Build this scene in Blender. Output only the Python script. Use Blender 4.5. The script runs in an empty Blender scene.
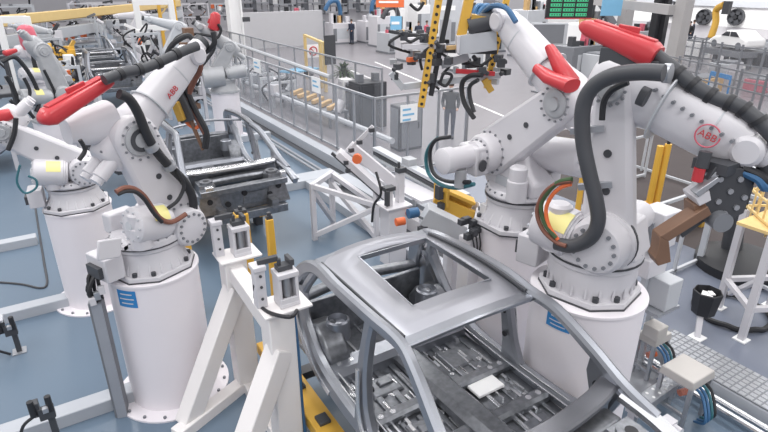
import bpy, bmesh, math, random
from mathutils import Vector, Matrix
random.seed(7)
V = Vector
scene = bpy.context.scene
COL = scene.collection
# ---------------------------------------------------------------- camera model (survey of the hall)
F, PITCH, YAW, H = 554.0, math.radians(23.25), math.radians(32.0), 4.6
_fh = V((math.sin(YAW), math.cos(YAW), 0)); _R = V((math.cos(YAW), -math.sin(YAW), 0))
_fw = _fh*math.cos(PITCH) - V((0, 0, math.sin(PITCH))); _U = _fh*math.sin(PITCH) + V((0, 0, math.cos(PITCH)))
EYE = V((0, 0, H))
def ray(px, py): return _fw + _R*((px-384)/F) + _U*((216-py)/F)
def G(px, py, z=0.0):                 # point of height z
    d = ray(px, py); return EYE + d*((z-H)/d.z)
def AX(px, py, x): d = ray(px, py); return EYE + d*(x/d.x)
def AY(px, py, y): d = ray(px, py); return EYE + d*(y/d.y)
def D(px, py, q):                     # upright plane facing the hall's entrance through q
    d = ray(px, py); return EYE + d*((q.x*_fh.x+q.y*_fh.y)/(d.x*_fh.x+d.y*_fh.y))
cam = bpy.data.cameras.new('camera'); co = bpy.data.objects.new('camera', cam); COL.objects.link(co)
cam.sensor_width = 36; cam.lens = F*36/768; cam.clip_end = 500
co.matrix_world = Matrix.Translation(EYE) @ Matrix((( _R.x, _U.x, -_fw.x), (_R.y, _U.y, -_fw.y), (_R.z, _U.z, -_fw.z))).to_4x4()
scene.camera = co

# ---------------------------------------------------------------- materials
def mat(name, col, rough=.5, metal=0.0, var=.06, scale=3.0, bump=0.0, emit=0, alpha=None, stretch=None):
    m = bpy.data.materials.new(name); m.use_nodes = True
    nt = m.node_tree; b = nt.nodes['Principled BSDF']
    tc = nt.nodes.new('ShaderNodeTexCoord'); nz = nt.nodes.new('ShaderNodeTexNoise')
    nz.inputs['Scale'].default_value = scale; nz.inputs['Detail'].default_value = 4
    if stretch:
        mp = nt.nodes.new('ShaderNodeMapping'); mp.inputs['Scale'].default_value = stretch
        nt.links.new(tc.outputs['Object'], mp.inputs[0]); nt.links.new(mp.outputs[0], nz.inputs['Vector'])
    else: nt.links.new(tc.outputs['Object'], nz.inputs['Vector'])
    mx = nt.nodes.new('ShaderNodeMix'); mx.data_type = 'RGBA'
    mx.inputs['A'].default_value = (*[max(0, c*(1-var)) for c in col], 1)
    mx.inputs['B'].default_value = (*[min(1, c*(1+var)) for c in col], 1)
    nt.links.new(nz.outputs['Fac'], mx.inputs['Factor'])
    nt.links.new(mx.outputs['Result'], b.inputs['Base Color'])
    b.inputs['Roughness'].default_value = rough; b.inputs['Metallic'].default_value = metal
    if bump:
        bp = nt.nodes.new('ShaderNodeBump'); bp.inputs['Strength'].default_value = bump; bp.inputs['Distance'].default_value = .02
        nt.links.new(nz.outputs['Fac'], bp.inputs['Height']); nt.links.new(bp.outputs[0], b.inputs['Normal'])
    if emit:
        nt.links.new(mx.outputs['Result'], b.inputs['Emission Color']); b.inputs['Emission Strength'].default_value = emit
    if alpha is not None:
        tr = nt.nodes.new('ShaderNodeBsdfTransparent'); ms = nt.nodes.new('ShaderNodeMixShader')
        ms.inputs[0].default_value = alpha
        nt.links.new(tr.outputs[0], ms.inputs[1]); nt.links.new(b.outputs[0], ms.inputs[2])
        nt.links.new(ms.outputs[0], nt.nodes['Material Output'].inputs[0])
    return m
M = dict(
 white=mat('robot_white', (.62, .61, .64), .36, 0, .07, 2), ped=mat('pedestal_white', (.80, .765, .80), .45, 0, .035, 1.2),
 cream=mat('fixture_cream', (.80, .775, .77), .45, 0, .04, 1.5), lgrey=mat('light_grey_paint', (.50, .52, .55), .45, 0, .06),
 cast=mat('cast_grey', (.42, .43, .45), .5, .2, .15, 6), mgrey=mat('mid_grey', (.19, .20, .22), .5), dgrey=mat('dark_grey', (.055, .058, .066), .5, 0, .2),
 black=mat('black_rubber', (.02, .021, .025), .5, 0, .2), red=mat('signal_red', (.52, .04, .05), .32, 0, .08, 2), pink=mat('faded_red', (.62, .12, .17), .4),
 orange=mat('orange', (.75, .16, .05), .5), brown=mat('copper_brown', (.20, .115, .075), .5, .2, .15, 4), hosebr=mat('hose_brown', (.19, .075, .05), .55),
 yellow=mat('machine_yellow', (.72, .42, .06), .45, 0, .12, 3), dyellow=mat('ochre', (.50, .30, .05), .5, 0, .2), cage=mat('pale_yellow', (.75, .55, .24), .5),
 steel=mat('car_steel', (.34, .355, .39), .32, .85, .12, 3), dsteel=mat('floor_pan_steel', (.24, .25, .27), .32, .8, .5, 16), brt=mat('bright_steel', (.72, .73, .75), .27, .9, .08, 4),
 roof=mat('roof_steel', (.36, .365, .40), .42, .75, .05, 1.5), cowlsteel=mat('cowl_steel', (.20, .205, .225), .36, .8, .15, 5), galv=mat('galvanised', (.40, .415, .445), .38, .6, .12, 7), cable=mat('blue_hose', (.04, .13, .27), .45),
 blue=mat('sign_blue', (.03, .22, .52), .5), lblue=mat('table_blue', (.20, .46, .68), .5), navy=mat('navy_cloth', (.035, .045, .075), .8), skin=mat('skin', (.55, .33, .25), .6),
 hair=mat('hair', (.06, .04, .03), .7), green=mat('leaf', (.045, .09, .035), .6, 0, .5, 9), screen=mat('screen_green', (.05, .42, .20), .5, 0, .1, 8, emit=.35), screenb=mat('screen_dark', (.03, .05, .05), .3),
 beam=mat('ledge_paint', (.43, .455, .495), .42, 0, .08, 2), dbeam=mat('ledge_side', (.30, .32, .36), .5, 0, .1), wall=mat('wall_white', (.86, .86, .86), .6, 0, .02), wallg=mat('panel_grey', (.50, .50, .52), .6, 0, .03),
 col=mat('column_grey', (.38, .37, .37), .5), teal=mat('teal_cable', (.03, .14, .17), .5), lime=mat('sticker_yellow', (.80, .74, .30), .5), amber=mat('amber_wood', (.55, .36, .16), .5),
 clear=mat('clear_panel', (.62, .65, .70), .25, 0, .02, 2, alpha=.13), mesh=mat('wire_mesh', (.40, .41, .44), .5, .4, .02, 2, alpha=.13), silver=mat('silver_box', (.50, .48, .46), .45, .35, .1), lamp=mat('lamp', (1, .98, .95), .5, emit=3))
def floor_mat(name, col, rough, joint=None, spec=.5):
    m = mat(name, col, rough, 0, .10, .35); nt = m.node_tree; b = nt.nodes['Principled BSDF']
    n2 = nt.nodes.new('ShaderNodeTexNoise'); n2.inputs['Scale'].default_value = 2.5; n2.inputs['Detail'].default_value = 6
    tc = nt.nodes['Texture Coordinate']; nt.links.new(tc.outputs['Object'], n2.inputs['Vector'])
    mr = nt.nodes.new('ShaderNodeMapRange'); mr.inputs['To Min'].default_value = rough*.92; mr.inputs['To Max'].default_value = rough*1.12
    nt.links.new(n2.outputs['Fac'], mr.inputs['Value']); nt.links.new(mr.outputs[0], b.inputs['Roughness'])
    return m
M['floor'] = floor_mat('hall_floor', (.215, .205, .222), .30); M['bay'] = floor_mat('brown_grey_floor', (.075, .064, .064), .6); M['bay'].node_tree.nodes['Principled BSDF'].inputs['Specular IOR Level'].default_value = .15; M['epoxy'] = floor_mat('epoxy_blue', (.125, .175, .235), .32); M['epoxyg'] = floor_mat('epoxy_grey', (.155, .175, .225), .34)

# ---------------------------------------------------------------- mesh builder
def frame(d, up=V((0, 0, 1))):
    d = d.normalized(); s = d.cross(up)
    if s.length < 1e-4: s = d.cross(V((0, 1, 0)))
    s.normalize(); return d, s, s.cross(d).normalized()
def smoothpts(pts, n=5):
    pts = [V(p) for p in pts]
    if len(pts) < 3: return pts
    o = []
    for i in range(len(pts)-1):
        a, b, c, d = pts[max(i-1, 0)], pts[i], pts[i+1], pts[min(i+2, len(pts)-1)]
        for k in range(n):
            t = k/n; o.append(.5*((2*b)+(c-a)*t+(2*a-5*b+4*c-d)*t*t+(3*b-3*c+d-a)*t**3))
    return o+[pts[-1]]
class MB:
    def __init__(s): s.bm = bmesh.new()
    def ring(s, pts): return [s.bm.verts.new(p) for p in pts]
    def skin(s, rings, close=True, caps=True):
        for a, b in zip(rings, rings[1:]):
            n = len(a)
            for i in range(n if close else n-1): s.bm.faces.new((a[i], a[(i+1) % n], b[(i+1) % n], b[i]))
        if caps and len(rings[0]) > 2:
            s.bm.faces.new(rings[0][::-1]); s.bm.faces.new(rings[-1])
        return s
    def box(s, c, d, rz=0.0, top=1.0):
        c = V(c); R = Matrix.Rotation(rz, 3, 'Z'); x, y, z = d[0]/2, d[1]/2, d[2]/2
        lo = [c+R@V(p) for p in ((-x, -y, -z), (x, -y, -z), (x, y, -z), (-x, y, -z))]
        hi = [c+R@V((p[0]*top, p[1]*top, p[2])) for p in ((-x, -y, z), (x, -y, z), (x, y, z), (-x, y, z))]
        return s.skin([s.ring(lo), s.ring(hi)])
    def beam(s, a, b, w, h, up=V((0, 0, 1)), w2=None, h2=None):
        a, b = V(a), V(b); d, sd, u = frame(b-a, up); w2 = w2 or w; h2 = h2 or h
        q = lambda c, w, h: s.ring([c+sd*x*w/2+u*y*h/2 for x, y in ((-1, -1), (1, -1), (1, 1), (-1, 1))])
        return s.skin([q(a, w, h), q(b, w2, h2)])
    def cyl(s, a, b, r, r2=None, n=18):
        a, b = V(a), V(b); d, sd, u = frame(b-a); r2 = r if r2 is None else r2
        q = lambda c, r: s.ring([c+sd*math.cos(t)*r+u*math.sin(t)*r for t in [2*math.pi*i/n for i in range(n)]])
        return s.skin([q(a, r), q(b, r2)])
    def turn(s, a, b, prof, n=24):            # lathe from a to b; prof = [(t along, radius)], t in metres from a
        a, b = V(a), V(b); d, sd, u = frame(b-a)
        return s.skin([s.ring([a+d*t+sd*math.cos(k)*r+u*math.sin(k)*r for k in [2*math.pi*i/n for i in range(n)]]) for t, r in prof])
    def tube(s, pts, r, n=8, sm=5, ribs=0.0):
        P = smoothpts(pts, sm) if sm else [V(p) for p in pts]
        if ribs: P = smoothpts(P, 3)
        rings = []; up = V((0, 0, 1))
        d0, sd, u = frame(P[1]-P[0])
        for i, p in enumerate(P):
            d = (P[min(i+1, len(P)-1)]-P[max(i-1, 0)]).normalized()
            sd = sd-d*sd.dot(d)
            if sd.length < 1e-5: sd = frame(d)[1]
            sd.normalize(); u = sd.cross(d)
            rr = r*(1+ribs*(1 if i % 2 else -1))
            rings.append(s.ring([p+sd*math.cos(k)*rr+u*math.sin(k)*rr for k in [2*math.pi*j/n for j in range(n)]]))
        return s.skin(rings)
    def sweep(s, pts, w, h, up=V((0, 0, 1)), sm=5, ch=.25):   # pressed-steel section with chamfered corners
        P = smoothpts(pts, sm) if sm else [V(p) for p in pts]; n = len(P); rings = []
        W = w if isinstance(w, (list, tuple)) else [w, w]; HH = h if isinstance(h, (list, tuple)) else [h, h]
        lerp = lambda L, t: L[min(int(t*(len(L)-1)), len(L)-2)]*(1-(t*(len(L)-1)-min(int(t*(len(L)-1)), len(L)-2)))+L[min(int(t*(len(L)-1)), len(L)-2)+1]*(t*(len(L)-1)-min(int(t*(len(L)-1)), len(L)-2))
        for i, p in enumerate(P):
            d = P[min(i+1, n-1)]-P[max(i-1, 0)]; d, sd, u = frame(d, up); t = i/(n-1); a, b = lerp(W, t)/2, lerp(HH, t)/2; c = ch*min(a, b)*2
            rings.append(s.ring([p+sd*x+u*y for x, y in ((-a+c, -b), (a-c, -b), (a, -b+c), (a, b-c), (a-c, b), (-a+c, b), (-a, b-c), (-a, -b+c))]))
        return s.skin(rings)
    def prism(s, poly, o, ex, ey, th):          # polygon (2D) in plane (o,ex,ey) with thickness th centred
        o, ex, ey = V(o), V(ex), V(ey); nz = ex.cross(ey).normalized()
        return s.skin([s.ring([o+ex*x+ey*y-nz*th/2 for x, y in poly]), s.ring([o+ex*x+ey*y+nz*th/2 for x, y in poly])])
    def loft(s, secs, side, n=20, p=2.6):       # secs = [(centre, half side, half height)], superellipse sections
        rings = []; side = V(side).normalized(); m = len(secs)
        for i, (c, a, b) in enumerate(secs):
            d = (V(secs[min(i+1, m-1)][0])-V(secs[max(i-1, 0)][0])).normalized(); u = d.cross(side).normalized()
            r = []
            for j in range(n):
                k = 2*math.pi*j/n; cx, sy = math.cos(k), math.sin(k)
                r.append(V(c)+side*a*math.copysign(abs(cx)**(2/p), cx)+u*b*math.copysign(abs(sy)**(2/p), sy))
            rings.append(s.ring(r))
        return s.skin(rings)
    def ball(s, c, r, sx=1, sy=1, sz=1, n=10):
        g = bmesh.ops.create_uvsphere(s.bm, u_segments=n*2, v_segments=n, radius=r)
        bmesh.ops.scale(s.bm, vec=(sx, sy, sz), verts=g['verts']); bmesh.ops.translate(s.bm, vec=V(c), verts=g['verts']); return s
    def sheet(s, pts, nx, ny, f): pass
MAT = {}
def put(name, mb, m, parent=None, local=False, bevel=0.0, ang=35, **kw):
    bm = mb.bm; bmesh.ops.recalc_face_normals(bm, faces=bm.faces)
    if parent is not None:
        W = MAT[parent.name]
        if not local: bm.transform(W.inverted())
    else:
        xs = [v.co for v in bm.verts]; b = V(((min(v.x for v in xs)+max(v.x for v in xs))/2, (min(v.y for v in xs)+max(v.y for v in xs))/2, min(v.z for v in xs)))
        W = Matrix.Translation(b); bm.transform(W.inverted())
    me = bpy.data.meshes.new(name); bm.to_mesh(me); bm.free()
    for p in me.polygons: p.use_smooth = True
    me.set_sharp_from_angle(angle=math.radians(ang))
    me.materials.append(M[m] if isinstance(m, str) else m)
    o = bpy.data.objects.new(name, me); COL.objects.link(o)
    if parent is not None: o.parent = parent
    else: o.location = W.translation
    MAT[o.name] = W
    if bevel:
        md = o.modifiers.new('bevel', 'BEVEL'); md.width = bevel; md.segments = 2; md.limit_method = 'ANGLE'; md.angle_limit = math.radians(40)
    for k, v in kw.items(): o[k] = v
    return o
def thing(name, label, cat, loc=(0, 0, 0), az=None, group=None):
    o = bpy.data.objects.new(name, None); COL.objects.link(o); o.location = loc; o.empty_display_size = .1
    rz = 0 if az is None else math.radians(90-az)
    o.rotation_euler = (0, 0, rz); MAT[o.name] = Matrix.Translation(V(loc)) @ Matrix.Rotation(rz, 4, 'Z')
    o['label'] = label; o['category'] = cat
    if group: o['group'] = group
    return o
def solo(name, mb, m, label, cat, group=None, **kw):
    o = put(name, mb, m, None, **kw); o['label'] = label; o['category'] = cat
    if group: o['group'] = group
    return o
def struct(name, mb, m, **kw): return put(name, mb, m, None, kind='structure', **kw)
def clone(o, loc, label, group=None, rz=None):        # copy a thing with its parts and their sub-parts
    def rec(a, par):
        c = a.copy(); COL.objects.link(c)
        if par is not None: c.parent = par
        for ch in list(a.children): rec(ch, c)
        return c
    r = rec(o, None); r.location = loc; r['label'] = label
    if rz is not None: r.rotation_euler = (0, 0, rz)
    if group: r['group'] = group
    MAT[r.name] = Matrix.Translation(V(loc)) @ Matrix.Rotation(r.rotation_euler.z, 4, 'Z')
    return r
def text(s, size, m, parent, M4, ext=.003, name='lettering'):
    c = bpy.data.curves.new(name, 'FONT'); c.body = s; c.size = size; c.extrude = ext; c.align_x = 'CENTER'; c.align_y = 'CENTER'
    tmp = bpy.data.objects.new(name, c)
    dg = bpy.context.evaluated_depsgraph_get()
    COL.objects.link(tmp); dg.update(); me = bpy.data.meshes.new_from_object(tmp.evaluated_get(dg)); COL.objects.unlink(tmp); bpy.data.objects.remove(tmp)
    me.name = name; me.transform(M4); me.transform(MAT[parent.name].inverted()); me.materials.clear(); me.materials.append(M[m])
    o = bpy.data.objects.new(name, me); COL.objects.link(o); o.parent = parent; MAT[o.name] = MAT[parent.name]; return o
def basis(o, ex, ey):
    ex = V(ex).normalized(); ey = V(ey); ey = (ey-ex*ey.dot(ex)).normalized(); ez = ex.cross(ey)
    return Matrix.Translation(V(o)) @ Matrix(((ex.x, ey.x, ez.x), (ex.y, ey.y, ez.y), (ex.z, ey.z, ez.z))).to_4x4()
# ---------------------------------------------------------------- robots
def hull2(a, ra, b, rb, n=14):                # outline of two joined discs in a plane
    a, b = V(a), V(b); d = b-a; th = math.atan2(d.y, d.x); k = math.acos(max(-1, min(1, (ra-rb)/d.length)))
    o = [(a.x+ra*math.cos(th+k+(2*math.pi-2*k)*i/n), a.y+ra*math.sin(th+k+(2*math.pi-2*k)*i/n)) for i in range(n+1)]
    return o+[(b.x+rb*math.cos(th-k+2*k*i/n), b.y+rb*math.sin(th-k+2*k*i/n)) for i in range(n+1)]
class Rig: pass
def robot(label, c, z0, az, a2, el, wr, s=1.0, group=None, side=-1, body='white', detail=True, bal=True, arm=(.24, .13), lw=(.25, .17), bl=.66, bz=.08, b1z=-.02, fs=None, lt=.20, rl=1.0):
    fs = fs or s
    r = Rig(); r.root = t = thing('industrial_robot', label, 'robot', (c[0], c[1], z0), az, group)
    W = MAT[t.name]; h = V((math.sin(math.radians(az)), math.cos(math.radians(az)), 0)); nrm = V((h.y, -h.x, 0)); o = V((c[0], c[1], 0))
    def P(px, py, lat=0.0):                   # photo point in the robot's arm plane, lat metres to its left
        d = ray(px, py); k = ((o-nrm*lat-EYE).dot(nrm))/d.dot(nrm); return EYE+d*k
    r.P = P; r.W = W; r.h = h; r.n = nrm
    L = lambda u, y, z: V((u, y, z))
    A, E_, Wr = V((a2[0], 0, a2[1])), V((el[0], 0, el[1])), V((wr[0], 0, wr[1])); r.A, r.E, r.Wr = A, E_, Wr
    XZ = (V((1, 0, 0)), V((0, 0, 1)))
    # foot
    m = MB(); pts = []
    for k in range(4):
        for q in ((.46, -.16), (.46, .16)):
            a = math.radians(45+90*k); pts.append((fs*(q[0]*math.cos(a)-q[1]*math.sin(a)), fs*(q[0]*math.sin(a)+q[1]*math.cos(a))))
    m.prism(pts, (0, 0, .03*s), (1, 0, 0), (0, 1, 0), .06*s)
    m.turn((0, 0, .055*s), (0, 0, 1), [(0, .41*fs), (.04*s, .40*fs), (.13*s, .35*s), (.23*s, .34*s), (.24*s, .36*s), (.29*s, .36*s)])
    if detail:
        for k in range(20):
            a = 2*math.pi*k/20; d = V((math.cos(a), math.sin(a), 0)); m.prism([(.33*s, .06*s), (.425*fs, .06*s), (.34*s, .2*s)], (0, 0, 0), d, (0, 0, 1), .022*s)
    r.base = put('foot', m, body, t, local=True, bevel=.006 if detail else 0)
    if detail:
        for k in range(4):
            for q in (-.1, .1):
                a = math.radians(45+90*k); x, y = fs*(.41*math.cos(a)-q*math.sin(a)), fs*(.41*math.sin(a)+q*math.cos(a))
                put('bolt', MB().cyl((x, y, .06*s), (x, y, .10*s), .026*s, n=8), 'dgrey', r.base, local=True)
        b = put('connector_box', MB().box((-.50*s, 0, .22*s), (.20*s, .34*s, .26*s)), body, t, local=True, bevel=.012)
        put('connector', MB().box((-.62*s, 0, .2*s), (.05*s, .22*s, .12*s)), 'dgrey', b, local=True)
    # turret
    m = MB(); zz = .345*s
    m.turn((0, 0, zz), (0, 0, 1), [(0, .37*s), (.07*s, .37*s), (.10*s, .33*s)])
    top = A.z
    m.prism([(-.36*s, zz+.06*s), (.36*s, zz+.06*s), (A.x+.24*s, top-.10*s), (A.x+.16*s, top+.15*s), (A.x-.14*s, top+.15*s), (-.36*s, zz+.5*(top-zz))], (0, side*.0, 0), *XZ, .34*s)
    r.turret = put('turret', m, body, t, local=True, bevel=.03*s)
    m = MB()
    m.turn((A.x, .38*s*side, A.z), (A.x, 0, A.z), [(0, .12*s), (.012, .19*s), (.05, .215*s), (.16*s, .22*s), (.17*s, .24*s), (.2*s, .24*s)], 28)
    r.gear = put('gear_housing', m, body, r.turret, local=True)
    m = MB().turn((A.x, -.17*s*side, A.z), (A.x, -1*side*5, A.z), [(0, .17*s), (.08*s, .17*s), (.09*s, .13*s), (.34*s, .13*s), (.36*s, .10*s)], 24)
    put('axis_motor', m, body, t, local=True)
    # swing motor standing beside the turret
    m = MB().turn((-.22*s, side*.26*s, zz+.04*s), (-.22*s, side*.26*s, 9), [(0, .11*s), (.22*s, .11*s), (.23*s, .095*s), (.36*s, .095*s), (.38*s, .07*s)], 18)
    put('swing_motor', m, body, t, local=True)
    # lower arm
    th = lt*s; yl = side*.14*s if not detail else side*.12*s
    poly = hull2((A.x, A.z), lw[0]*s, (E_.x, E_.z), lw[1]*s)
    m = MB().prism(poly, (0, yl, 0), *XZ, th); r.lower = put('lower_arm', m, body, t, local=True, bevel=.04*s)
    for q, rr in ((A, .17), (E_, lw[1]*.68)):
        m = MB(); m.turn((q.x, yl+side*(th/2-.005), q.z), (q.x, yl+side*9, q.z), [(0, rr*s), (.025*s, rr*s), (.035*s, rr*.85*s), (.03*s, rr*.5*s), (.05*s, rr*.45*s)], 24)
        put('joint_cover', m, 'cast' if detail else body, r.lower, local=True)
    if detail:
        def boltring(q, y, rr, n, par, br=.016):
            k = MB()
            for i in range(n): a = 2*math.pi*i/n; w_ = V((q.x+rr*math.cos(a), y, q.z+rr*math.sin(a))); k.cyl(w_, w_+V((0, side*.016*s, 0)), br*s, n=6)
            put('bolt_ring', k, 'mgrey', par, local=True)
        boltring(A, side*.375*s, .155*s, 14, r.gear); boltring(E_, yl+side*(th/2+.015*s), lw[1]*.82*s, 14, r.lower, .012); boltring(A, yl+side*(th/2-.004), lw[0]*.85*s, 16, r.lower, .014)
        put('gear_seam', MB().turn((A.x, side*.155*s, A.z), (A.x, side*9, A.z), [(0, .232*s), (.002, .246*s), (.02*s, .246*s), (.022*s, .232*s)], 28), 'dgrey', r.gear, local=True)
        dl = (E_-A).normalized(); k = MB()
        for f in (.35, .6): w_ = A.lerp(E_, f)+V((0, yl+side*th/2, 0)); put('lifting_hole', MB().cyl(w_-V((0, side*.01, 0)), w_+V((0, side*.01*s, 0)), .03*s, n=12), 'dgrey', r.lower, local=True)
        put('turret_seam', MB().turn((0, 0, .337*s), (0, 0, 9), [(0, .34*s), (.002, .373*s), (.012*s, .373*s), (.014*s, .34*s)], 40), 'dgrey', r.base, local=True)
        k = MB()
        for i in range(24): a = 2*math.pi*i/24; w_ = V((.352*s*math.cos(a), .352*s*math.sin(a), .41*s)); k.cyl(w_, w_+V((0, 0, .02*s)), .014*s, n=6)
        put('bolt_ring', k, 'mgrey', r.turret, local=True)
        put('foot_shim', MB().prism([(x*1.02, y*1.02) for x, y in pts], (0, 0, .008*s), (1, 0, 0), (0, 1, 0), .014*s), 'dgrey', r.base, local=True)
        put('side_box', MB().box((-.10*s, -side*.30*s, zz+.16*s), (.30*s, .16*s, .22*s)), body, r.turret, local=True, bevel=.02*s)
        put('cover_plate', MB().box((.02*s, side*.176*s, zz+.14*s), (.34*s, .012*s, .14*s)), 'lgrey', r.turret, local=True, bevel=.004)
    # upper arm
    d = (Wr-E_).normalized(); up = V((-d.z, 0, d.x)); Ec = E_+V((0, -side*.02*s, 0)); Ln = (Wr-E_).length
    secs = [(Ec-d*.34*rl*s, .13*s, .13*s), (Ec-d*.31*rl*s, .16*s, .17*s), (Ec-d*.12*s, .19*s, .21*s), (Ec+d*.12*s, .19*s, arm[0]*.9*s), (Ec+d*.3*s, .17*s, arm[0]*.75*s), (Ec+d*(Ln*.72), arm[1]*1.05*s, arm[1]*1.1*s), (Ec+d*(Ln-.12*s), arm[1]*.92*s, arm[1]*s), (Ec+d*(Ln-.02*s), arm[1]*.8*s, arm[1]*.85*s)]
    r.upper = put('upper_arm', MB().loft(secs, (0, 1, 0)), body, t, local=True, ang=50)
    m = MB()
    for y in ((-.09, .09) if rl == 1 else ()):
        m.turn(Ec-d*.3*s+V((0, y*s, 0)), Ec-d*9+V((0, y*s, 0)), [(0, .075*s), (.2*s, .075*s), (.21*s, .06*s), (.26*s, .06*s)], 14)
    m.cyl(Ec-d*.05*s, Ec-d*.05*s+V((0, -side*.34*s, 0)), .10*s, n=16)
    put('arm_motor', m, body, r.upper, local=True)
    m = MB().turn(E_+V((0, side*.10*s, 0)), E_+V((0, side*9, 0)), [(0, .2*s), (.12*s, .2*s), (.14*s, .18*s), (.13*s, .12*s), (.16*s, .11*s)], 26)
    if not detail: put('elbow_hub', m, body, r.upper, local=True)
    if detail:
        for f in (.36, .74): w_ = Ec+d*Ln*f; ww = arm[1]*1.32 if f < .5 else arm[1]*1.06; put('arm_seam', MB().loft([(w_, ww*s, ww*1.0*s*(1.05 if f < .5 else 1)), (w_+d*.012*s, ww*s, ww*1.0*s*(1.05 if f < .5 else 1))], (0, 1, 0)), 'lgrey', r.upper, local=True)
        k = MB()
        for i in range(6): w_ = Ec-d*.30*rl*s+V((0, (-.10+.04*i)*s, 0))+up*.13*s; k.cyl(w_, w_+up*.03*s, .012*s, n=6)
        put('bolt_ring', k, 'mgrey', r.upper, local=True)
    # wrist
    m = MB().turn(Wr+V((0, .15*s, 0)), Wr+V((0, -9, 0)), [(0, .075*s), (.02*s, .10*s), (.28*s, .10*s), (.30*s, .075*s)], 18)
    m.loft([(Wr-d*.05*s, .10*s, .09*s), (Wr+d*.12*s, .09*s, .085*s), (Wr+d*.16*s, .08*s, .08*s)], (0, 1, 0))
    r.wrist = put('wrist', m, body, t, local=True)
    put('tool_flange', MB().cyl(Wr+d*.16*s, Wr+d*.22*s, .085*s, n=18), 'dgrey', r.wrist, local=True)
    if bal:                                   # gas cylinder that balances the lower arm
        y = -side*.0+side*.24*s; b0 = V((-bl*s, y, A.z+bz*s)); b1 = V((A.x-.10*s, y, A.z+b1z*s))
        if bal == 'far': y = -side*.26*s; b0.y = b1.y = y
        q = (b1-b0).length
        m = MB().turn(b0, b1, [(0, .05*s), (.005, .15*s), (.03*s, .185*s), (.06*s, .192*s), (q*.68, .192*s), (q*.70, .18*s), (q*.73, .18*s), (q*.74, .165*s), (q*.78, .16*s), (q*.79, .12*s), (q*.80, .05*s), (q, .05*s)], 28)
        r.bal = put('balancing_cylinder', m, body, t, local=True)
        m = MB().turn(b0-(b1-b0).normalized()*.02*s, b1, [(0, .05*s), (.03*s, .06*s)], 14)
        for k in range(10):
            a = 2*math.pi*k/10; dd, sd, u = frame(b1-b0); cc = b0+sd*math.cos(a)*.15*s+u*math.sin(a)*.15*s; put('bolt', MB().cyl(cc+dd*.03*s, cc-dd*.006*s, .013*s, n=6), 'lgrey', r.bal, local=True)
        put('end_cap', m, 'lgrey', r.bal, local=True)
        dd, sd, u = frame(b1-b0); cc = b0+(b1-b0)*.4
        rings = MB(); aa = [math.radians(x) for x in range(20, 75, 9)]
        rg = [rings.ring([cc+dd*x*s+(sd*math.cos(k)+u*math.sin(k))*.1945*s for k in aa]) for x in (-.05, .13)]
        rings.skin(rg, close=False, caps=False); put('warning_sticker', rings, 'lime', r.bal, local=True, label='yellow warning sticker')
    return r
def hose(r, pts, rad, m='black', lat=0.0, name='hose', ribs=.0, parent=None, n=8, **kw):
    P = [r.P(p[0], p[1], p[2] if len(p) > 2 else lat) for p in pts]
    return put(name, MB().tube(P, rad, n=n, ribs=ribs), m, parent or r.root, **kw)
def dress(r, p0, p1, w0, w1, m='red', lat=0.0, flat=.8, lid=True):       # red trough that guides the arm's hose
    a, b = r.P(*p0, lat), r.P(*p1, lat); d = b-a
    secs = [(a, w0*.45, w0*.25), (a+d*.04, w0*.85, w0*.5), (a+d*.12, w0, w0*flat), (a+d*.5, w0*.5+w1*.5, (w0+w1)*.5*flat), (a+d*.93, w1, w1*flat), (a+d, w1*.95, w1*.75*flat)]
    o = put('hose_guide', MB().loft(secs, r.n, 20, 3.2), m, r.root, ang=50)
    _, sd, u = frame(d)
    if lid:
        q = MB().beam(a+d*.15+u*w0*flat*.98, a+d*.92+u*w1*flat*.98, w0*.9, .03)
        q.beam(a+d*.45+u*w0*flat, a+d*.7+u*w1*flat, w0*.3, .10)
        put('lid', q, m, o, bevel=.008)
    return o
def pedestal(c, z, rad, label, group='white robot pedestals', bolts=True, flange=True):
    t = thing('robot_pedestal', label, 'pedestal', (c[0], c[1], 0), None, group)
    m = MB().turn((0, 0, .03), (0, 0, 9), [(0, rad), (z-.10, rad), (z-.065, rad*1.0), (z-.06, rad*1.03), (z-.035, rad*1.03), (z-.03, rad)], 56)
    put('column', m, 'ped', t, local=True, ang=25)
    if flange:
        put('base_flange', MB().turn((0, 0, .0), (0, 0, 9), [(0, rad+.17), (.03, rad+.17), (.032, rad+.16)], 48), 'ped', t, local=True)
        if bolts:
            for k in range(16):
                a = 2*math.pi*k/16; x, y = (rad+.12)*math.cos(a), (rad+.12)*math.sin(a)
                put('bolt', MB().cyl((x, y, .03), (x, y, .055), .018, n=6), 'mgrey', t, local=True)
    return t
def pad(t, r, ang, z, w, h, m='blue'):           # curved sticker on a pedestal
    k = MB(); aa = [math.radians(ang)-w/r/2+w/r*i/6 for i in range(7)]
    k.skin([k.ring([((r+.004)*math.cos(a), (r+.004)*math.sin(a), zz) for a in aa]) for zz in (z-h/2, z+h/2)], close=False, caps=False)
    o = put('blue_sticker', k, m, t, local=True, label='blue and white sticker')
    for i, q in enumerate((.28, 0, -.26)):
        k = MB(); f = .62 if i != 1 else .75; aa2 = [math.radians(ang)-w*f/r/2+w*f/r*j/4 for j in range(5)]
        k.skin([k.ring([((r+.007)*math.cos(a), (r+.007)*math.sin(a), z+h*q+zz) for a in aa2]) for zz in (-h*.035, h*.035)], close=False, caps=False)
        put('sticker_line', k, 'white', o, local=True)

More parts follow.
